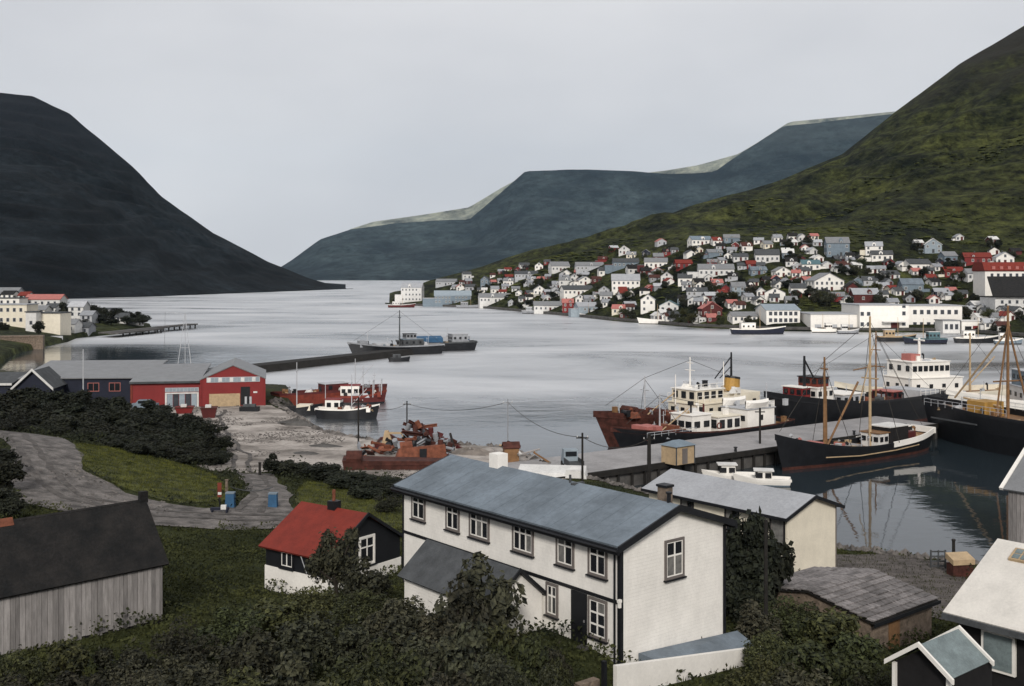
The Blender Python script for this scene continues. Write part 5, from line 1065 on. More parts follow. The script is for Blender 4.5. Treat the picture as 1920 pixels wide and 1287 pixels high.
# boats along the far quay
FB = [(1237,608,78,'white','white','white passenger boat on the far quay below the white houses'),(1420,627,100,'navy','white','long navy boat with white rail lying before the windowed hall'),(1330,613,62,'black','offwhite','black boat lying left of the windowed hall'),(1545,624,46,'white','white','small white boat at the left wing of the fish factory'),(1590,626,40,'greywall','offwhite','grey boat under the middle of the fish factory'),(1680,640,70,'black','palewood','dark boat with pale deck line right of the mast tops'),(1735,645,80,'navy','teal','navy boat with teal deckhouse before the factory office'),(1830,643,80,'black','white','black boat with white bow before the red doored store'),(1890,646,50,'bluegrey','white','blue-grey boat near the right edge of the far quay'),(1000,588,44,'greywall','palegrey','grey boat off the long pale waterfront hall'),(880,578,50,'greywall','greywall','low grey lighter by the blue-grey waterfront hall'),(752,577,50,'darkred','offwhite','dark red ship at the tip of the far point'),(1105,595,34,'offwhite','offwhite','small pale boat under the pink roofed waterfront house')]
for (px, py, wpx, hm, cm, lab) in FB:
    p = on(px, py); L = wpx*p.y/F; r_ = thing('quay_boat', lab, 'boat', (p.x,p.y,0), R(180 if px % 2 else 0)+tr.uniform(-0.08,0.08), 'boats along the far quay')
    zf = min(2.6, 0.9+L*0.06); hull(r_, L, min(5.0, L*0.26), zf, zf*1.5, zf*1.05, 0.07, (hm,'black',cm), 0.4, stripe=0.3); cabin(r_,-L*0.32,-L*0.05,min(3.0,L*0.16),zf*0.7,zf+2.2,cm,3,roofm='offwhite'); mast(r_,L*0.05,0,zf,zf+5+L*0.12,0.1,'palewood'); 

# ------------------------------------------------------------------ yard, quay and street things
def pole(label, px, ybase, ytop, z=None, r=0.12, m='timberdark', arms=True, d=None, name='utility_pole', group='wooden poles around the harbour'):
    p = at(px, ybase, d) if d else (ground(px, ybase) if z is None else on(px, ybase, z)); h = CAM_H-(ytop-HOR)/F*p.y - p.z
    r_ = thing(name, label, 'pole', p, 0, group); MB().tube((0,0,-4),(0,0,h),r,r*0.75,8).build('shaft', M[m], r_)
    if arms: MB().box(-0.6,0.6,-0.05,0.05,h-0.55,h-0.43).build('crossarm', M[m], r_); [MB().tube((x,0,h-0.43),(x,0,h-0.28),0.04,n=6).build('insulator', M['offwhite'], r_) for x in (-0.5,0.5)]
    return p + Vector((0,0,h-0.4))
t1 = pole('thin dark pole left of the rusty scrap heap', 672, 836, 745); t2 = pole('dark pole standing in the rusty scrap heap', 763, 822, 752); t3 = pole('thin grey pole behind the timber heap at the pier root', 952, 842, 748, r=0.08, m='greywall'); t4 = pole('dark pole just behind the white house roof beside the blue truck', 1092, 905, 812, r=0.13)
t5 = pole('thick dark pole in front of the black coaster', 1217, 905, 815, 1.8, 0.24); pole('slim dark pole by the ketch bow on the pier', 1425, 832, 765, 2.0, 0.16)
pole('tall black pole among the trees right of the white house gable', 1436, 1155, 975, d=49.5, r=0.11, arms=False); pole('pale flagpole beside the navy cottage', 156, 742, 655, d=150, r=0.1, m='palegrey', arms=False, name='flagpole', group=None)
for a, b, lab in ((t1,t2,'slack wire between the poles either side of the scrap heap'),(t2,t3,'slack wire from the scrap heap pole to the thin grey pole'),(t3,t4,'slack wire from the thin grey pole to the blue truck pole'),(t4,t5,'slack wire from the blue truck pole to the thick pole')):
    pts = [a.lerp(b, i/10) - Vector((0,0,1.0*(1-(2*i/10-1)**2))) for i in range(11)]; tag(MB().path(pts, 0.03, 4).build('wire', M['rope']), lab, 'wire', 'overhead wires')
p = on(345,682); r_ = thing('mooring_mast', 'thin pale mast frame standing in the water off the headland jetty', 'mast', (p.x,p.y,0), R(10), None)
for x, y, tx in ((-1.6,0,.2),(1.8,0,.2),(0,2.2,.2)): MB().tube((x,y,-1),(tx,0.4,13.0),.09,.06,6).build('leg', M['palegrey'], r_)
MB().tube((-.3,.2,12.6),(-4.6,0,13.2),.06,n=6).build('arm', M['palegrey'], r_); MB().tube((-4.6,0,13.2),(-4.8,0,2),.03,n=5).build('cable', M['rope'], r_); MB().tube((-1.0,.1,4),(1.1,.1,4),.05,n=5).build('brace', M['palegrey'], r_)
# kiosk on the pier
p = on(1271,868,2.0); r_ = thing('kiosk', 'tan kiosk with blue roof on the pier in front of the coaster', 'kiosk', p, R(38))
MB().box(-1.4,1.4,-1.1,1.1,0,1.95).build('wall', M['palewood'], r_); MB().hexa([(-1.6,-1.3,1.95),(1.6,-1.3,1.95),(1.6,1.3,1.95),(-1.6,1.3,1.95),(-0.5,-0.3,2.45),(0.5,-0.3,2.45),(0.5,0.3,2.45),(-0.5,0.3,2.45)]).build('roof', M['bluegrey'], r_)
for x in (-1.45,1.35): MB().box(x,x+0.1,-1.16,-1.06,0,1.95).build('corner_board', M['slate'], r_)
MB().box(-0.5,0.3,-1.14,-1.1,0.05,1.7).build('door', M['trimgrey'], r_)
# blue truck
p = on(1073,880,1.95); r_ = thing('truck', 'small blue truck parked by the dark pole at the pier root', 'truck', p, R(100))
MB().box(-2.0,0.5,-0.8,0.8,0.55,0.75).box(-2.0,0.5,-0.8,-0.72,0.75,1.15).box(-2.0,0.5,0.72,0.8,0.75,1.15).build('bed', M['slate'], r_); cb = MB().hexa([(0.5,-0.8,0.5),(2.0,-0.8,0.5),(2.0,0.8,0.5),(0.5,0.8,0.5),(0.55,-0.72,1.95),(1.6,-0.72,1.95),(1.6,0.72,1.95),(0.55,0.72,1.95)]).build('cab', M['lightblue'], r_)
MB().box(1.72,1.86,-0.62,0.62,1.2,1.75).build('windscreen', M['glass'], cb); MB().box(0.48,0.54,-0.6,0.6,1.25,1.75).build('rear_window', M['glass'], cb)
for x in (-1.3,1.3):
    for y in (-0.75,0.75): MB().tube((x,y-0.12,0.35),(x,y+0.12,0.35),0.36,n=12).build('wheel', M['tyre'], r_)
# parked car by the workshop
p = Vector((-55.4,161.0,2.05)); r_ = thing('parked_car', 'dark car parked against the red workshop wall', 'car', p, R(4))
MB().hexa([(-1.9,-0.8,0.3),(1.9,-0.8,0.3),(1.9,0.8,0.3),(-1.9,0.8,0.3),(-1.9,-0.75,0.9),(1.9,-0.75,0.9),(1.9,0.75,0.9),(-1.9,0.75,0.9)]).hexa([(-1.3,-0.72,0.9),(1.2,-0.72,0.9),(1.2,0.72,0.9),(-1.3,0.72,0.9),(-0.9,-0.6,1.45),(0.7,-0.6,1.45),(0.7,0.6,1.45),(-0.9,0.6,1.45)]).build('body', M['bluegrey'], r_)
MB().box(-0.85,0.7,-0.71,-0.66,0.95,1.35).build('side_window', M['glass'], r_)
for x in (-1.2,1.2):
    for y in (-0.75,0.75): MB().tube((x,y-0.1,0.32),(x,y+0.1,0.32),0.33,n=12).build('wheel', M['tyre'], r_)
# red tractor-like machine and skips before the workshop
for px, py, lab, w, h, m in ((346,776,'red skip in front of the workshop windows',2.6,1.0,'red'),(392,784,'red skip at the corner between workshop and gravel yard',2.2,1.5,'darkred'),(470,752,'orange skip beside the wide wooden door of the hall',2.8,0.8,'orange')):
    p = ground(px, py); r_ = thing('skip', lab, 'skip', p, R(12), 'skips before the boatyard hall')
    MB().hexa([(-w/2+.3,-.7,0.05),(w/2-.3,-.7,0.05),(w/2-.3,.7,0.05),(-w/2+.3,.7,0.05),(-w/2,-.9,h),(w/2,-.9,h),(w/2,.9,h),(-w/2,.9,h)]).build('bin', M[m], r_); MB().box(-w/2-.06,w/2+.06,-.96,-.88,h-.12,h+.05).box(-w/2-.06,w/2+.06,.88,.96,h-.12,h+.05).build('rim', M['rust'], r_); MB().box(-0.5,0.3,-.5,.5,h-.1,h+.35).build('load', M['offwhite' if px != 470 else 'rust'], r_)
p = ground(468,772); r_ = thing('slipway_winch', 'dark winch with pale posts at the boatyard slipway', 'winch', p, 0); MB().box(-1.4,1.4,-0.6,0.6,0,0.7).build('frame', M['black'], r_); MB().tube((-0.9,0,0.75),(0.9,0,0.75),0.4,n=10).build('drum', M['slate'], r_); [MB().box(x,x+0.3,-0.1,0.1,0.4,2.2).build('post', M['palegrey'], r_) for x in (-0.7,0.0)]
# gate and barriers on the yard road
for px, lab, z in ((432,'blue barrier block left of the yard entrance',0),(512,'blue barrier block right of the yard entrance',0)):
    p = ground(px,952); r_ = thing('barrier_block', lab, 'barrier', p, 0, 'blue barrier blocks'); MB().hexa([(-.36,-.3,0),(.36,-.3,0),(.36,.3,0),(-.36,.3,0),(-.32,-.26,1.1),(.32,-.26,1.1),(.32,.26,1.1),(-.32,.26,1.1)]).build('body', M['blue'], r_); MB().box(-.35,.35,-.29,.29,1.1,1.2).build('lid', M['bluegrey'], r_)
a_, b_ = ground(432,935), ground(512,935); 
ch = MB().path([a_.lerp(b_,i/10)+Vector((0,0,0.95-0.35*(1-(2*i/10-1)**2))) for i in range(11)],0.035,4).build('chain', M['slate']); tag(ch,'slack chain across the yard entrance between blue blocks','chain')
p = ground(412,950); r_ = thing('road_sign', 'orange topped sign post at the yard entrance', 'sign', p, 0); MB().tube((0,0,-.3),(0,0,1.9),0.06,n=8).build('post', M['black'], r_); MB().box(-.16,.16,-.08,-.05,0.75,1.9).build('board', M['orange'], r_); MB().box(-.12,.16,-.1,-.08,0.95,1.15).build('plate', M['offwhite'], r_)
for px, py, lab in ((487,893,'dark gate post at the back of the yard entrance'),(425,930,'tall grey gate post beside the orange sign')):
    p = ground(px,py); tag(MB().tube((0,0,-.3),(0,0,1.25),0.14,0.12,8).tube((0,0,1.25),(0,0,1.33),0.16,n=8).build('gate_post', M['timberdark'] if px==487 else M['stonewall'], None, p), lab, 'post')
p = ground(412,963); r_ = thing('trestle', 'low blue and white trestle lying at the road edge', 'trestle', p, R(5)); MB().box(-.7,.7,-.15,.15,.25,.45).build('beam', M['navy'], r_); MB().box(0.1,.5,-.16,.16,.3,.62).build('panel', M['offwhite'], r_); [MB().box(x,x+.1,-.3,.3,0,.28).build('leg', M['navy'], r_) for x in (-.6,.5)]
# rusty scrap heap: single plates, boiler, drums
scr = random.Random(3)
gb = ground(770,872)
r_ = thing('rusty_boiler', 'big orange rusty boiler in the scrap heap', 'boiler', gb+Vector((1.0,1,0)), R(8)); MB().hexa([(-2.9,-1.2,0),(2.9,-1.2,0),(2.9,1.2,0),(-2.9,1.2,0),(-2.3,-0.8,1.7),(2.5,-1.0,2.1),(2.6,.9,1.9),(-2.4,.7,1.5)]).build('shell', M['rust2'], r_); MB().box(-.2,.55,-1.28,-1.1,.2,1.7).build('opening', M['black'], r_); MB().tube((-2.2,0,1.7),(-0.9,0,1.9),.6,.5,9).build('dome', M['rust2'], r_); MB().tube((2.1,-.3,1.9),(2.1,-.3,2.5),.3,n=10).build('flue', M['rust'], r_)
r_ = thing('rusty_pontoon', 'long dark brown rusty pontoon lying in front of the scrap heap', 'pontoon', ground(745,880), R(4)); MB().hexa([(-5.4,-1.0,0),(4.6,-1.0,0),(4.6,1.0,0),(-5.4,1.0,0),(-5.6,-1.1,1.1),(4.8,-1.1,.9),(4.8,1.1,.9),(-5.6,1.1,1.3)]).build('body', M['rust'], r_); MB().tube((-5.2,-.5,1.3),(-3.6,-.5,1.3),.75,n=10).build('drum', M['rust'], r_); MB().box(-3.4,4.4,-1.15,-1.1,.55,.75).build('rubbing_strip', M['rust'], r_)
SCRAP = []
for k in range(90):
    px, py = scr.gauss(775,42), scr.uniform(828,868); p = ground(px, py); zz = max(0, 2.9-abs(px-785)*0.035)*scr.random()
    o = MB(); kind = k % 4; nm = ['steel_plate','oil_drum','girder','pipe'][kind]; mm = M[scr.choice(['rust','rust','rust2','rust2','black','darkred','greywall','timberdark'])]
    if kind == 0: o.box(-scr.uniform(.5,1.3),scr.uniform(.5,1.3),-.5,.5,0,.08).box(-.4,.4,-.06,.06,0.08,.5)
    elif kind == 1: o.tube((0,0,0),(0,0,.9),.3,n=10).tube((0,0,.28),(0,0,.33),.32,n=10).tube((0,0,.6),(0,0,.65),.32,n=10)
    elif kind == 2: L_ = scr.uniform(1.0,2.4); o.box(-L_,L_,-.14,.14,0,.05).box(-L_,L_,-.03,.03,.05,.3).box(-L_,L_,-.14,.14,.3,.35)
    else: L_ = scr.uniform(.8,2.0); o.tube((-L_,0,.15),(L_,0,.15),.16,n=8).tube((-L_,0,.15),(-L_+.1,0,.15),.24,n=8)
    ob = o.build(nm, mm, None, p+Vector((0,0,zz))); ob.rotation_euler = (scr.uniform(-.5,.5),scr.uniform(-.6,.6),scr.uniform(0,3.1))
    SCRAP.append((px, nm, ob))
SCRAP.sort(key=lambda q: q[0]); cnt = {}
for px, nm, ob in SCRAP:
    i = cnt.get(nm, 0); cnt[nm] = i+1; word = {'steel_plate':'steel plate','oil_drum':'dented drum','girder':'short girder','pipe':'pipe'}[nm]
    tag(ob, f"rusty {word} in the scrap heap, {ORD[i]} {word.split()[-1]} from left", word.split()[-1], 'scrap metal in the heap')
p = ground(728,838); tag(MB().hexa([(-.8,-.5,0),(.8,-.5,0),(.8,.5,0),(-.8,.5,0),(-.4,-.3,1.9),(.0,-.3,1.9),(.0,.3,1.9),(-.4,.3,1.9)]).box(.0,1.6,-.2,.2,1.5,1.7).tube((1.5,0,1.6),(2.1,0,.6),.08).build('loader', M['palewood'], None, p), 'tan loader arm behind the scrap heap', 'machine')
# timber and wreckage heap behind the white house roof
gb = ground(975,868)
for k, px in enumerate(sorted(scr.uniform(935,1045) for _ in range(22))):
    py = scr.uniform(852,872); p = ground(px,py); L_ = scr.uniform(.6,1.7)
    ob = MB().box(-L_,L_,-.1,.1,0,.16).box(-L_,-L_+.12,-.16,.16,0,.22).build('timber', M[scr.choice(['palewood','blackwood','wood','greywood','offwhite'])], None, p+Vector((0,0,scr.random()*max(.1,1.6-abs(px-965)*.02)))); ob.rotation_euler = (scr.uniform(-.3,.3),scr.uniform(-.6,.6),scr.uniform(0,3.1)); tag(ob,f'old timber in the wreckage heap at the pier root, {ORD[k]} from left','timber','timber in the wreckage heap')
r_ = thing('winch_house', 'small brown winch house at the left end of the wreckage heap', 'hut', ground(946,868), R(8)); gable(r_,1.6,1.4,1.6,.5,'wood','rust','x',.15,.08,.5)
tag(MB().hexa([(-3.6,-1.4,0),(3.6,-1.4,0),(3.6,1.4,0),(-3.6,1.4,0),(-3.4,-1.2,.5),(3.4,-1.2,.5),(3.4,1.2,.9),(-3.4,1.2,.9)]).box(1.5,3.3,-1.6,-1.2,.1,.9).build('slab', M['offwhite'], None, ground(1035,893), R(-8)), 'pale concrete slab just behind the white house ridge', 'slab')
tag(MB().hexa([(-9,-2.0,-1.5),(7,-2.0,-1.5),(7,2.0,-1.5),(-9,2.0,-1.5),(-8,-1.2,1.2),(6,-1.2,1.0),(6,1.2,1.0),(-8,1.2,1.2)]).build('stone_bank', M['stonewall'], None, ground(1150,905), R(36)), 'dark stone bank below the pier edge behind the white house', 'bank')
# rubble mounds and boulders in the yard
for px, py, w, h, lab in ((555,797,3.4,.9,'dark rubble mound at the water side of the gravel yard'),(610,838,2.6,.5,'low dark rubble ridge in the middle of the gravel yard'),(575,852,2.2,.4,'low dark rubble ridge nearest the hedge'),(880,852,3.4,.8,'brown earth mound between scrap heap and wreckage')):
    p = ground(px,py); b = MB(); n = 14; R_ = [[1.0,0],[.75,.5],[.4,.85],[.08,1]]
    for j,(rr_2,zz) in enumerate(R_):
        for i in range(n): a = 2*math.pi*i/n; q = rr_2*(1+.25*scr.uniform(-1,1)); b.v.append((w*q*math.cos(a), w*.45*q*math.sin(a), h*zz*(1+.25*scr.uniform(-1,1))-.15))
    for j in range(3):
        for i in range(n): k2=(i+1)%n; b.f.append((j*n+i,j*n+k2,(j+1)*n+k2,(j+1)*n+i)); b.m.append(0)
    b.f.append(tuple(range(3*n,4*n))); b.m.append(0); tag(b.build('rubble_mound', M['gravelpile'] if px>800 else M['darkconcrete'], None, p, R(-20)), lab, 'mound')
# ------------------------------------------------------------------ vegetation
def leaf_material(name, c1, c2, rnd=0.35):
    m = mat(name, c1, 0.75, 0.5, 7.0, c2=c2, obj_random=rnd, spec=0.2, detail=3, grit=0.5, hue=0.035)
    return m
LEAF = {'dark': leaf_material('leaf_dark', (0.066,0.066,0.038), (0.007,0.009,0.007)), 'green': leaf_material('leaf_green', (0.066,0.072,0.026), (0.009,0.012,0.007)), 'bush': leaf_material('leaf_bush', (0.026,0.029,0.017), (0.006,0.008,0.006))}
def make_crown(seed, n=5200, leaf=0.06, blobs=15, rx=1.0, zc=1.05, zr=0.85):
    rr = np.random.default_rng(seed); C = []
    for k in range(blobs):
        v = rr.normal(size=3); v /= np.linalg.norm(v); q = rr.random()**0.5*0.78; C.append((v[0]*q*rx, v[1]*q*rx, zc+v[2]*q*zr, 0.20+0.20*rr.random()))
    C = np.array(C); k = rr.integers(0, blobs, n); v = rr.normal(size=(n,3)); v /= np.linalg.norm(v, axis=1)[:,None]
    rad = C[k,3]*(0.55+0.5*rr.random(n)**0.6); p = C[k,:3]+v*rad[:,None]
    stray = rr.random(n) < 0.10; p[stray] += rr.normal(size=(stray.sum(),3))*0.10
    nr = v*0.7 + rr.normal(size=(n,3))*0.6 + np.array([0,0,0.45]); nr /= np.linalg.norm(nr, axis=1)[:,None]
    t = np.cross(nr, rr.normal(size=(n,3))); t /= np.linalg.norm(t, axis=1)[:,None]; b = np.cross(nr, t)
    s = leaf*(0.45+1.25*rr.random(n)**1.5)[:,None]
    V = np.stack([p-t*s, p-b*s*0.55+nr*s*0.12, p+t*s, p+b*s*0.55+nr*s*0.12], 1).reshape(-1,3); Fc = np.arange(4*n).reshape(n,4)
    me = bpy.data.meshes.new('crown'); me.from_pydata(V.tolist(), [], Fc.tolist()); me.update()
    tb = MB(); tb.tube((0,0,-0.3),(0.03,0.02,0.5),0.075,0.055,7)
    for c in C: tb.tube((0.03,0.02,0.38+0.25*rr.random()), tuple(c[:3]), 0.035, 0.012, 5)
    tm = tb.mesh('trunk', M['bark']); return me, tm
CR = {}
for key in LEAF:
    CR[key] = []
    for s_ in range(4):
        me, tm = make_crown(100+s_*7+hash(key) % 1 + len(key), (7000,5000,3400,2600)[s_] if key != 'bush' else 4200, (0.036,0.048,0.062,0.078)[s_] if key != 'bush' else (0.055,0.065,0.075,0.085)[s_]); me.materials.append(LEAF[key]); CR[key].append((me, tm))
vr = random.Random(21)
def tree(name, label, cat, p, w, h, kind, group=None):
    r_ = thing(name, label, cat, p, vr.uniform(0, 6.28), group); me, tm = vr.choice(CR[kind]); sc = (w/2*vr.uniform(.93,1.07), w/2*vr.uniform(.93,1.07), h/2.0)
    put('crown', me, r_, (0,0,0), 0, None, sc); put('trunk', tm, r_, (0,0,0), 0, None, sc); return r_
def tpx(name, label, cat, px, ytop, wpx, d, kind, group=None, sink=0.0):
    x = (px-CX)/F*d; zb = hz(x, d); zt = CAM_H-(ytop-HOR)/F*d; h = max(1.5, (zt-zb)/0.98)
    return tree(name, label, cat, (x, d, zb-sink), wpx*d/F, h, kind, group)
# singled-out trees
tpx('leafy_tree','leafy tree in front of the annex of the long white house','tree',882,1034,185,43.6,'dark')
tpx('leafy_tree','smaller tree leaning against the annex tree on its left','tree',850,1075,150,42,'dark')
tpx('leafy_tree','slender tree standing in front of the red roofed house','tree',632,972,125,54,'dark')
tpx('leafy_tree','bushy tree right of the slender one before the red roofed house','tree',690,1040,110,52.5,'dark')
tpx('leafy_tree','dark tree behind the gable end of the long white house','tree',1385,930,150,57,'bush')
tpx('leafy_tree','dark tree between white gable and the tall black pole','tree',1425,965,120,60,'bush')
tpx('leafy_tree','low dark tree filling the gap behind the white gable','tree',1392,1040,130,55,'bush')
def places(L):          # rank of each plant from left within its row (back, middle, front)
    ys = sorted(q[3] for q in L); n = len(ys); c1, c2 = ys[n//3], ys[2*n//3]; row = [0 if q[3] < c1 else 1 if q[3] < c2 else 2 for q in L]; out = []
    for i, q in enumerate(L):
        k = sum(1 for j, r in enumerate(L) if row[j] == row[i] and (r[0], j) < (q[0], i)); out.append(f"{ORD[k]} from left in its {['nearest','middle','farthest'][row[i]]} row")
    return out
G1 = 'shrubs of the thicket along the bottom edge'
G1S = [(20,1195,150,33),(120,1180,150,36),(230,1175,150,38),(330,1150,150,41),(420,1128,140,44),(500,1108,130,47),(585,1085,130,49),(680,1090,130,48),(745,1105,120,46),(560,1140,150,41),(650,1130,150,42),(470,1165,160,38),(370,1195,150,36),(755,1130,150,42),(840,1115,140,42),(925,1140,120,41.5),(990,1158,100,41.5),(1035,1175,80,41.3),(690,1180,180,36),(800,1160,180,37.5),(905,1150,170,38),(985,1165,130,38.5),(1030,1200,90,38.6),(570,1205,180,33),(260,1225,180,32),(120,1240,170,31),(450,1235,170,32),(810,1215,180,33),(930,1205,160,34.5),(1010,1230,110,36),(690,1240,180,30.5),(30,1250,150,30),(350,1255,150,30.5),(880,1255,150,31.5),(980,1262,120,33.5)]
for (px, yt, w, d), pl in zip(G1S, places(G1S)):
    tpx('shrub',f"dark shrub in the bottom edge thicket, {pl}",'shrub',px,yt,w*1.1,d,vr.choice(['dark','green','dark']),G1,0.2)
G2 = 'shrubs right of the white house'
G2S = [(1420,1120,110,50),(1480,1100,130,51),(1550,1120,130,50),(1600,1165,120,48),(1450,1165,140,46),(1530,1180,140,45),(1610,1215,120,44),(1420,1215,130,43),(1500,1235,150,41),(1590,1255,130,40),(1640,1245,90,42),(1330,1262,120,38.5),(1420,1270,120,38)]
for (px, yt, w, d), pl in zip(G2S, places(G2S)):
    tpx('shrub',f"green shrub left of the stone shed, {pl}",'shrub',px,yt,w*1.1,d,'green' if vr.random()<.7 else 'dark',G2,0.2)
G3 = 'dark bushes on the bank before the boatyard'
G3S = [(15,718,170,152),(85,722,160,150),(160,728,160,148),(230,742,150,144),(300,760,150,138),(355,778,130,132),(-5,738,170,138),(60,745,170,136),(130,752,170,134),(205,764,160,131),(275,780,150,128),(335,795,140,124),(385,808,100,120),(40,765,160,124),(115,775,160,122),(185,790,150,119),(255,806,150,116),(320,818,140,114),(375,832,110,113),(150,806,120,114),(215,825,140,112),(285,842,140,110),(345,852,120,108.5),(400,850,60,111),(255,858,110,107.5),(20,785,130,116),(80,792,110,114)]
G3S = [(px+w*o, yt+y_, w*.5, d+e_) for px, yt, w, d in G3S for o, y_, e_ in ((-.27,4,1.5),(.02,0,-1.0),(.3,5,.6))]
for (px, yt, w, d), pl in zip(G3S, places(G3S)):
    tpx('bush', f"black-green bush before the boatyard, {pl}", 'bush', px, yt, w*1.1, d, 'bush', G3, 0.2)
G4 = 'bushes at the left edge beside the road bend'
G4S = [(-20,840,110,84),(10,860,80,80),(-10,905,110,74),(20,930,70,72)]
for (px, yt, w, d), pl in zip(G4S, places(G4S)):
    tpx('bush',f"dark bush inside the road bend, {pl}",'bush',px,yt,w,d,'bush',G4)
G5 = 'hedge bushes beside the yard entrance'
G5S = [(518,850,50,105),(560,858,80,104),(610,868,90,102),(665,878,90,100),(715,895,80,97),(740,915,70,93),(690,915,70,92),(640,895,70,97),(725,945,60,86)]
for (px, yt, w, d), pl in zip(G5S, places(G5S)):
    tpx('bush',f"dark hedge bush by the yard entrance, {pl}",'bush',px,yt,w,d,'bush',G5)
for hi_, (px, yt, w, d) in enumerate(sorted(((118,566,44,440),(140,572,40,436),(165,570,52,446),(192,574,44,440),(222,576,46,445),(250,581,42,445),(268,588,34,440),(182,588,50,428),(238,591,46,435),(122,594,40,415),(150,597,40,418),(208,598,40,425),(262,598,36,432),(100,560,40,470),(30,548,40,480),(8,600,34,356),(72,600,26,352)))):
    p = at(px, yt, d); b0 = 3.0; tree('headland_tree',f'dark tree on the headland at the far left, {ORD[hi_]} from left','tree',(p.x,p.y,b0),w*d/F,max(3,p.z-b0),'bush','trees on the headland')
GT = []
for k in range(210):
    a, b, yb = vr.choice(TREES_TOWN); px = vr.choice([a-5, b+5, a+vr.random()*(b-a)]); GT.append((px, yb+vr.uniform(2, 10)))
GT.sort(); cnt = {}
for px, py in GT:
    k = tier_of(px, py); i = cnt.get(k, 0); cnt[k] = i+1; P = right.hit(px, py); h = vr.uniform(3.0, 6.0)
    tree('garden_tree', f"small dark garden tree, {['waterfront','second','third','fourth','fifth','topmost'][k]} hillside row, {ORD[i]} tree from left", 'tree', (P.x,P.y-1.5,P.z-0.3), h*vr.uniform(.8,1.5), h, vr.choice(['bush','green','dark']), 'garden trees of the hillside town')

# grass tufts near, heath clumps on the hillside
def in_poly(x, y, P):
    ins = np.zeros(x.shape, bool); n = len(P)
    for i in range(n):
        ax, ay = P[i]; bx, by = P[(i+1)%n]; ins ^= ((ay > y) != (by > y)) & (x < (bx-ax)*(y-ay)/((by-ay) if by != ay else 1e-9)+ax)
    return ins
def tufts(name, n, xr, yr, hmin, hmax, m, seed, blades=5, mask=None, wid=0.045):
    rr = np.random.default_rng(seed); x = rr.uniform(*xr, n); y = rr.uniform(*yr, n)
    keep = (np.abs(x) < y*0.56+4) & (sdist(x, y) > 1.5) & ~in_poly(x, y, ROADPOLY) & ~in_poly(x, y, YARDPOLY)
    if mask: keep &= mask(x, y)
    x, y = x[keep], y[keep]; z = H(x, y); V, Fc = [], []
    k = len(x); hh = rr.uniform(hmin, hmax, (k,blades)); an = rr.uniform(0, 6.28, (k,blades)); ln = rr.uniform(.1,.6,(k,blades))
    X = x[:,None]+rr.normal(size=(k,blades))*.14; Y = y[:,None]+rr.normal(size=(k,blades))*.14; Z = np.broadcast_to(z[:,None], X.shape)
    w = wid; cx, sx = np.cos(an), np.sin(an)
    P0 = np.stack([X-cx*w, Y-sx*w, Z-.02], -1); P1 = np.stack([X+cx*w, Y+sx*w, Z-.02], -1); P2 = np.stack([X-sx*ln*hh, Y+cx*ln*hh, Z+hh], -1)
    V = np.stack([P0,P1,P2], 2).reshape(-1,3); Fc = np.arange(len(V)).reshape(-1,3)
    me = bpy.data.meshes.new(name); me.from_pydata(V.tolist(), [], Fc.tolist()); me.materials.append(m); me.update(); return stuff(put(name, me))
gm = mat('grass_blade', (0.050,0.056,0.015), 0.8, 0.5, 0.25, c2=(0.012,0.016,0.007), spec=0.15, detail=7)
o = tufts('grass', 60000, (-55,40), (28,125), .06, .22, gm, 4, wid=0.03); o['label'] = 'rough dark green grass around the houses'; o['category'] = 'grass'
gm2 = mat('meadow_blade', (0.120,0.124,0.022), 0.8, 0.5, 0.9, c2=(0.018,0.024,0.008), spec=0.15, detail=7)
o = tufts('meadow_grass', 40000, (-46,-6), (74,110), .06, .20, gm2, 9, wid=0.03, mask=lambda x, y: in_poly(x, y, MEADOWS[0]) | in_poly(x, y, MEADOWS[1])); o['label'] = 'bright yellow-green grass on the banks by the yard entrance'; o['category'] = 'grass'
def ground_cover(name, n, xr, yr, m, seed, size, hgt):
    rr = np.random.default_rng(seed); x = rr.uniform(*xr, n); y = rr.uniform(*yr, n); cl_ = fnoise(x+500, y, 2.2, 77, 3)
    keep = (np.abs(x) < y*0.56+4) & (sdist(x, y) > 2) & ~in_poly(x, y, ROADPOLY) & ~in_poly(x, y, YARDPOLY) & ~in_poly(x, y, MEADOWS[0]) & ~in_poly(x, y, MEADOWS[1]) & ~in_poly(x, y, PAVING) & (cl_ > -0.22)
    x, y, cl_ = x[keep], y[keep], cl_[keep]; k = len(x); z = H(x, y) + rr.random(k)*hgt*(0.25+np.clip(cl_*4+.4, 0, 1.4)); p = np.stack([x,y,z], -1)
    nr = rr.normal(size=(k,3))*.6+np.array([0,-.2,.7]); nr /= np.linalg.norm(nr, axis=1)[:,None]; t = np.cross(nr, rr.normal(size=(k,3))); t /= np.linalg.norm(t, axis=1)[:,None]; b = np.cross(nr, t); s = size*(.6+.8*rr.random(k))[:,None]
    V = np.stack([p-t*s, p-b*s*.6, p+t*s, p+b*s*.6], 1).reshape(-1,3); me = bpy.data.meshes.new(name); me.from_pydata(V.tolist(), [], np.arange(4*k).reshape(k,4).tolist()); me.materials.append(m); me.update(); return stuff(put(name, me))
o = ground_cover('undergrowth', 190000, (-40,34), (27,80), mat('undergrowth_leaf', (0.050,0.054,0.016), 0.85, .5, .35, c2=(0.012,0.016,0.008), spec=.15, detail=8), 41, .09, .6); o['label'] = 'low leafy undergrowth covering the slope around the houses'; o['category'] = 'undergrowth'
o = ground_cover('bank_undergrowth', 60000, (-80,-6), (80,150), mat('bank_leaf', (0.030,0.034,0.014), 0.85, .5, .35, c2=(0.010,0.013,0.008), spec=.15, detail=8), 42, .14, .8); o['label'] = 'dark undergrowth on the bank before the boatyard'; o['category'] = 'undergrowth'
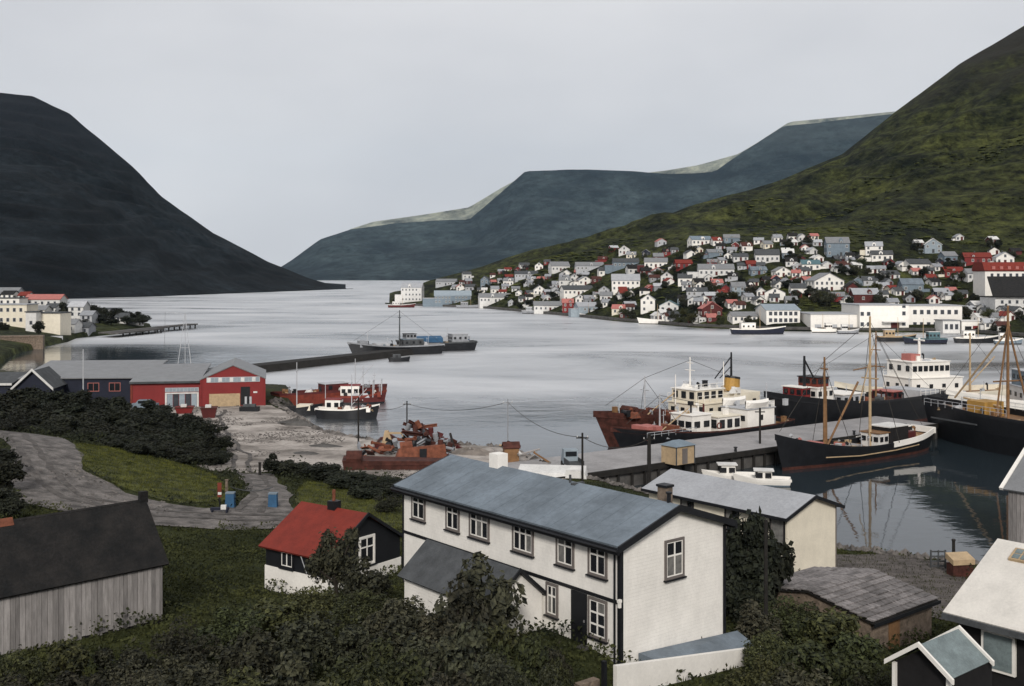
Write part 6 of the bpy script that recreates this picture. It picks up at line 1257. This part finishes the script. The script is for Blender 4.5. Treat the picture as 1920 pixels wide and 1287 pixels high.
# loose stones over the yard, the shore and along the road
rr = np.random.default_rng(55); x = rr.uniform(-64, 40, 60000); y = rr.uniform(74, 176, 60000); sdv = sdist(x, y); cl_ = fnoise(x+900, y, 6, 61, 4)
ry = in_poly(x, y, YARDPOLY); rd = in_poly(x, y, ROADPOLY); keep = ((sdv > -0.6) & (sdv < 2.2)) | (ry & (cl_ > .08)) | (rd & (cl_ > .14)); x, y, sdv = x[keep], y[keep], sdv[keep]; k = len(x); z = H(x, y)+.05
S = np.where((sdv < 2.2), rr.uniform(.12,.55,k), rr.uniform(.05,.20,k)); I = np.array([tuple(v) for v in ((0,0,.7),(1,.1,0),(.2,.9,.1),(-.9,.3,0),(-.4,-.9,.1),(.6,-.8,0))]); J = rr.uniform(.6,1.3,(k,6,3))
V = (np.stack([x,y,z],-1)[:,None,:]+I[None]*J*S[:,None,None]).reshape(-1,3); Fc = (np.arange(k)[:,None,None]*6+np.array([(0,1,2),(0,2,3),(0,3,4),(0,4,5),(0,5,1)])[None]).reshape(-1,3)
me = bpy.data.meshes.new('rubble'); me.from_pydata(V.tolist(), [], Fc.tolist()); me.materials.append(mat('rubble_stone', (0.20,0.18,0.165), .95, .6, .5, c2=(0.035,0.032,0.03), detail=8)); me.update(); o = stuff(put('rubble', me)); o['label'] = 'loose stones over the yard and along the shore'; o['category'] = 'stones'
rr = np.random.default_rng(31); V, Fc = [], []
ico = [Vector(v) for v in ((0,0,1),(.9,0,.35),(.28,.85,.35),(-.73,.53,.35),(-.73,-.53,.35),(.28,-.85,.35),(.95,.3,-.2),(-.3,.95,-.2),(-.95,-.3,-.2),(.3,-.95,-.2))]
icf = [(0,1,2),(0,2,3),(0,3,4),(0,4,5),(0,5,1),(1,6,2),(2,7,3),(3,8,4),(5,9,1)]
n_ = 14000; PXc = rr.uniform(900, 2100, n_); d0 = np.interp(PXc, right.px, right.d0); ds = np.interp(PXc, right.px, right.ds); Dc = d0+12+(ds-d0-12)*rr.random(n_)**0.9
XC = (PXc-CX)/F*Dc; keep = (fnoise(XC+3000, Dc, 55, 9, 3) > rr.uniform(-.12, .16, n_)) & (Dc < d0+(ds-d0)*0.6); PXc, Dc, XC = PXc[keep], Dc[keep], XC[keep]; k = len(XC)
ZC = right.prof(PXc, Dc); S = rr.uniform(.4, 1.1, k)**3*1.7*(0.6+0.6*(Dc/800)); I = np.array([tuple(v) for v in ico]); J = rr.uniform(.7, 1.4, (k,10,3))
V = np.stack([XC[:,None]+I[None,:,0]*S[:,None]*J[:,:,0]*1.5, Dc[:,None]+I[None,:,1]*S[:,None]*J[:,:,1], ZC[:,None]+I[None,:,2]*S[:,None]*.38*J[:,:,2]], -1).reshape(-1,3).tolist()
Fc = (np.arange(k)[:,None,None]*10+np.array(icf)[None]).reshape(-1,3).tolist()
me = bpy.data.meshes.new('heath_clumps'); me.from_pydata(V, [], Fc); me.materials.append(mat('heath_clump', (0.080,0.088,0.018), 0.9, 0.5, 0.02, c2=(0.018,0.025,0.009), spec=0.1, detail=8)); me.update()
o = stuff(put('heath_clumps', me)); o['label'] = 'low heath clumps scattered over the green hillside'; o['category'] = 'heath'

# ------------------------------------------------------------------ haze over the fjord
hzb = MB().box(-21000, 21000, -400, 24000, -8, 2900).build('haze', mat('unused_tmp', (1,1,1)))
hm = bpy.data.materials.new('haze_air'); hm.use_nodes = True; hn = hm.node_tree.nodes; hl_ = hm.node_tree.links
hn.remove(hn['Principled BSDF']); pv = hn.new('ShaderNodeVolumePrincipled'); pv.inputs['Color'].default_value = (0.56,0.79,1.0,1); pv.inputs['Density'].default_value = 1.5e-5; pv.inputs['Anisotropy'].default_value = 0.0
hl_.new(pv.outputs[0], hn['Material Output'].inputs['Volume']); hzb.data.materials.clear(); hzb.data.materials.append(hm); stuff(hzb); hzb['label'] = 'thin bluish haze over the fjord'; hzb['category'] = 'haze'
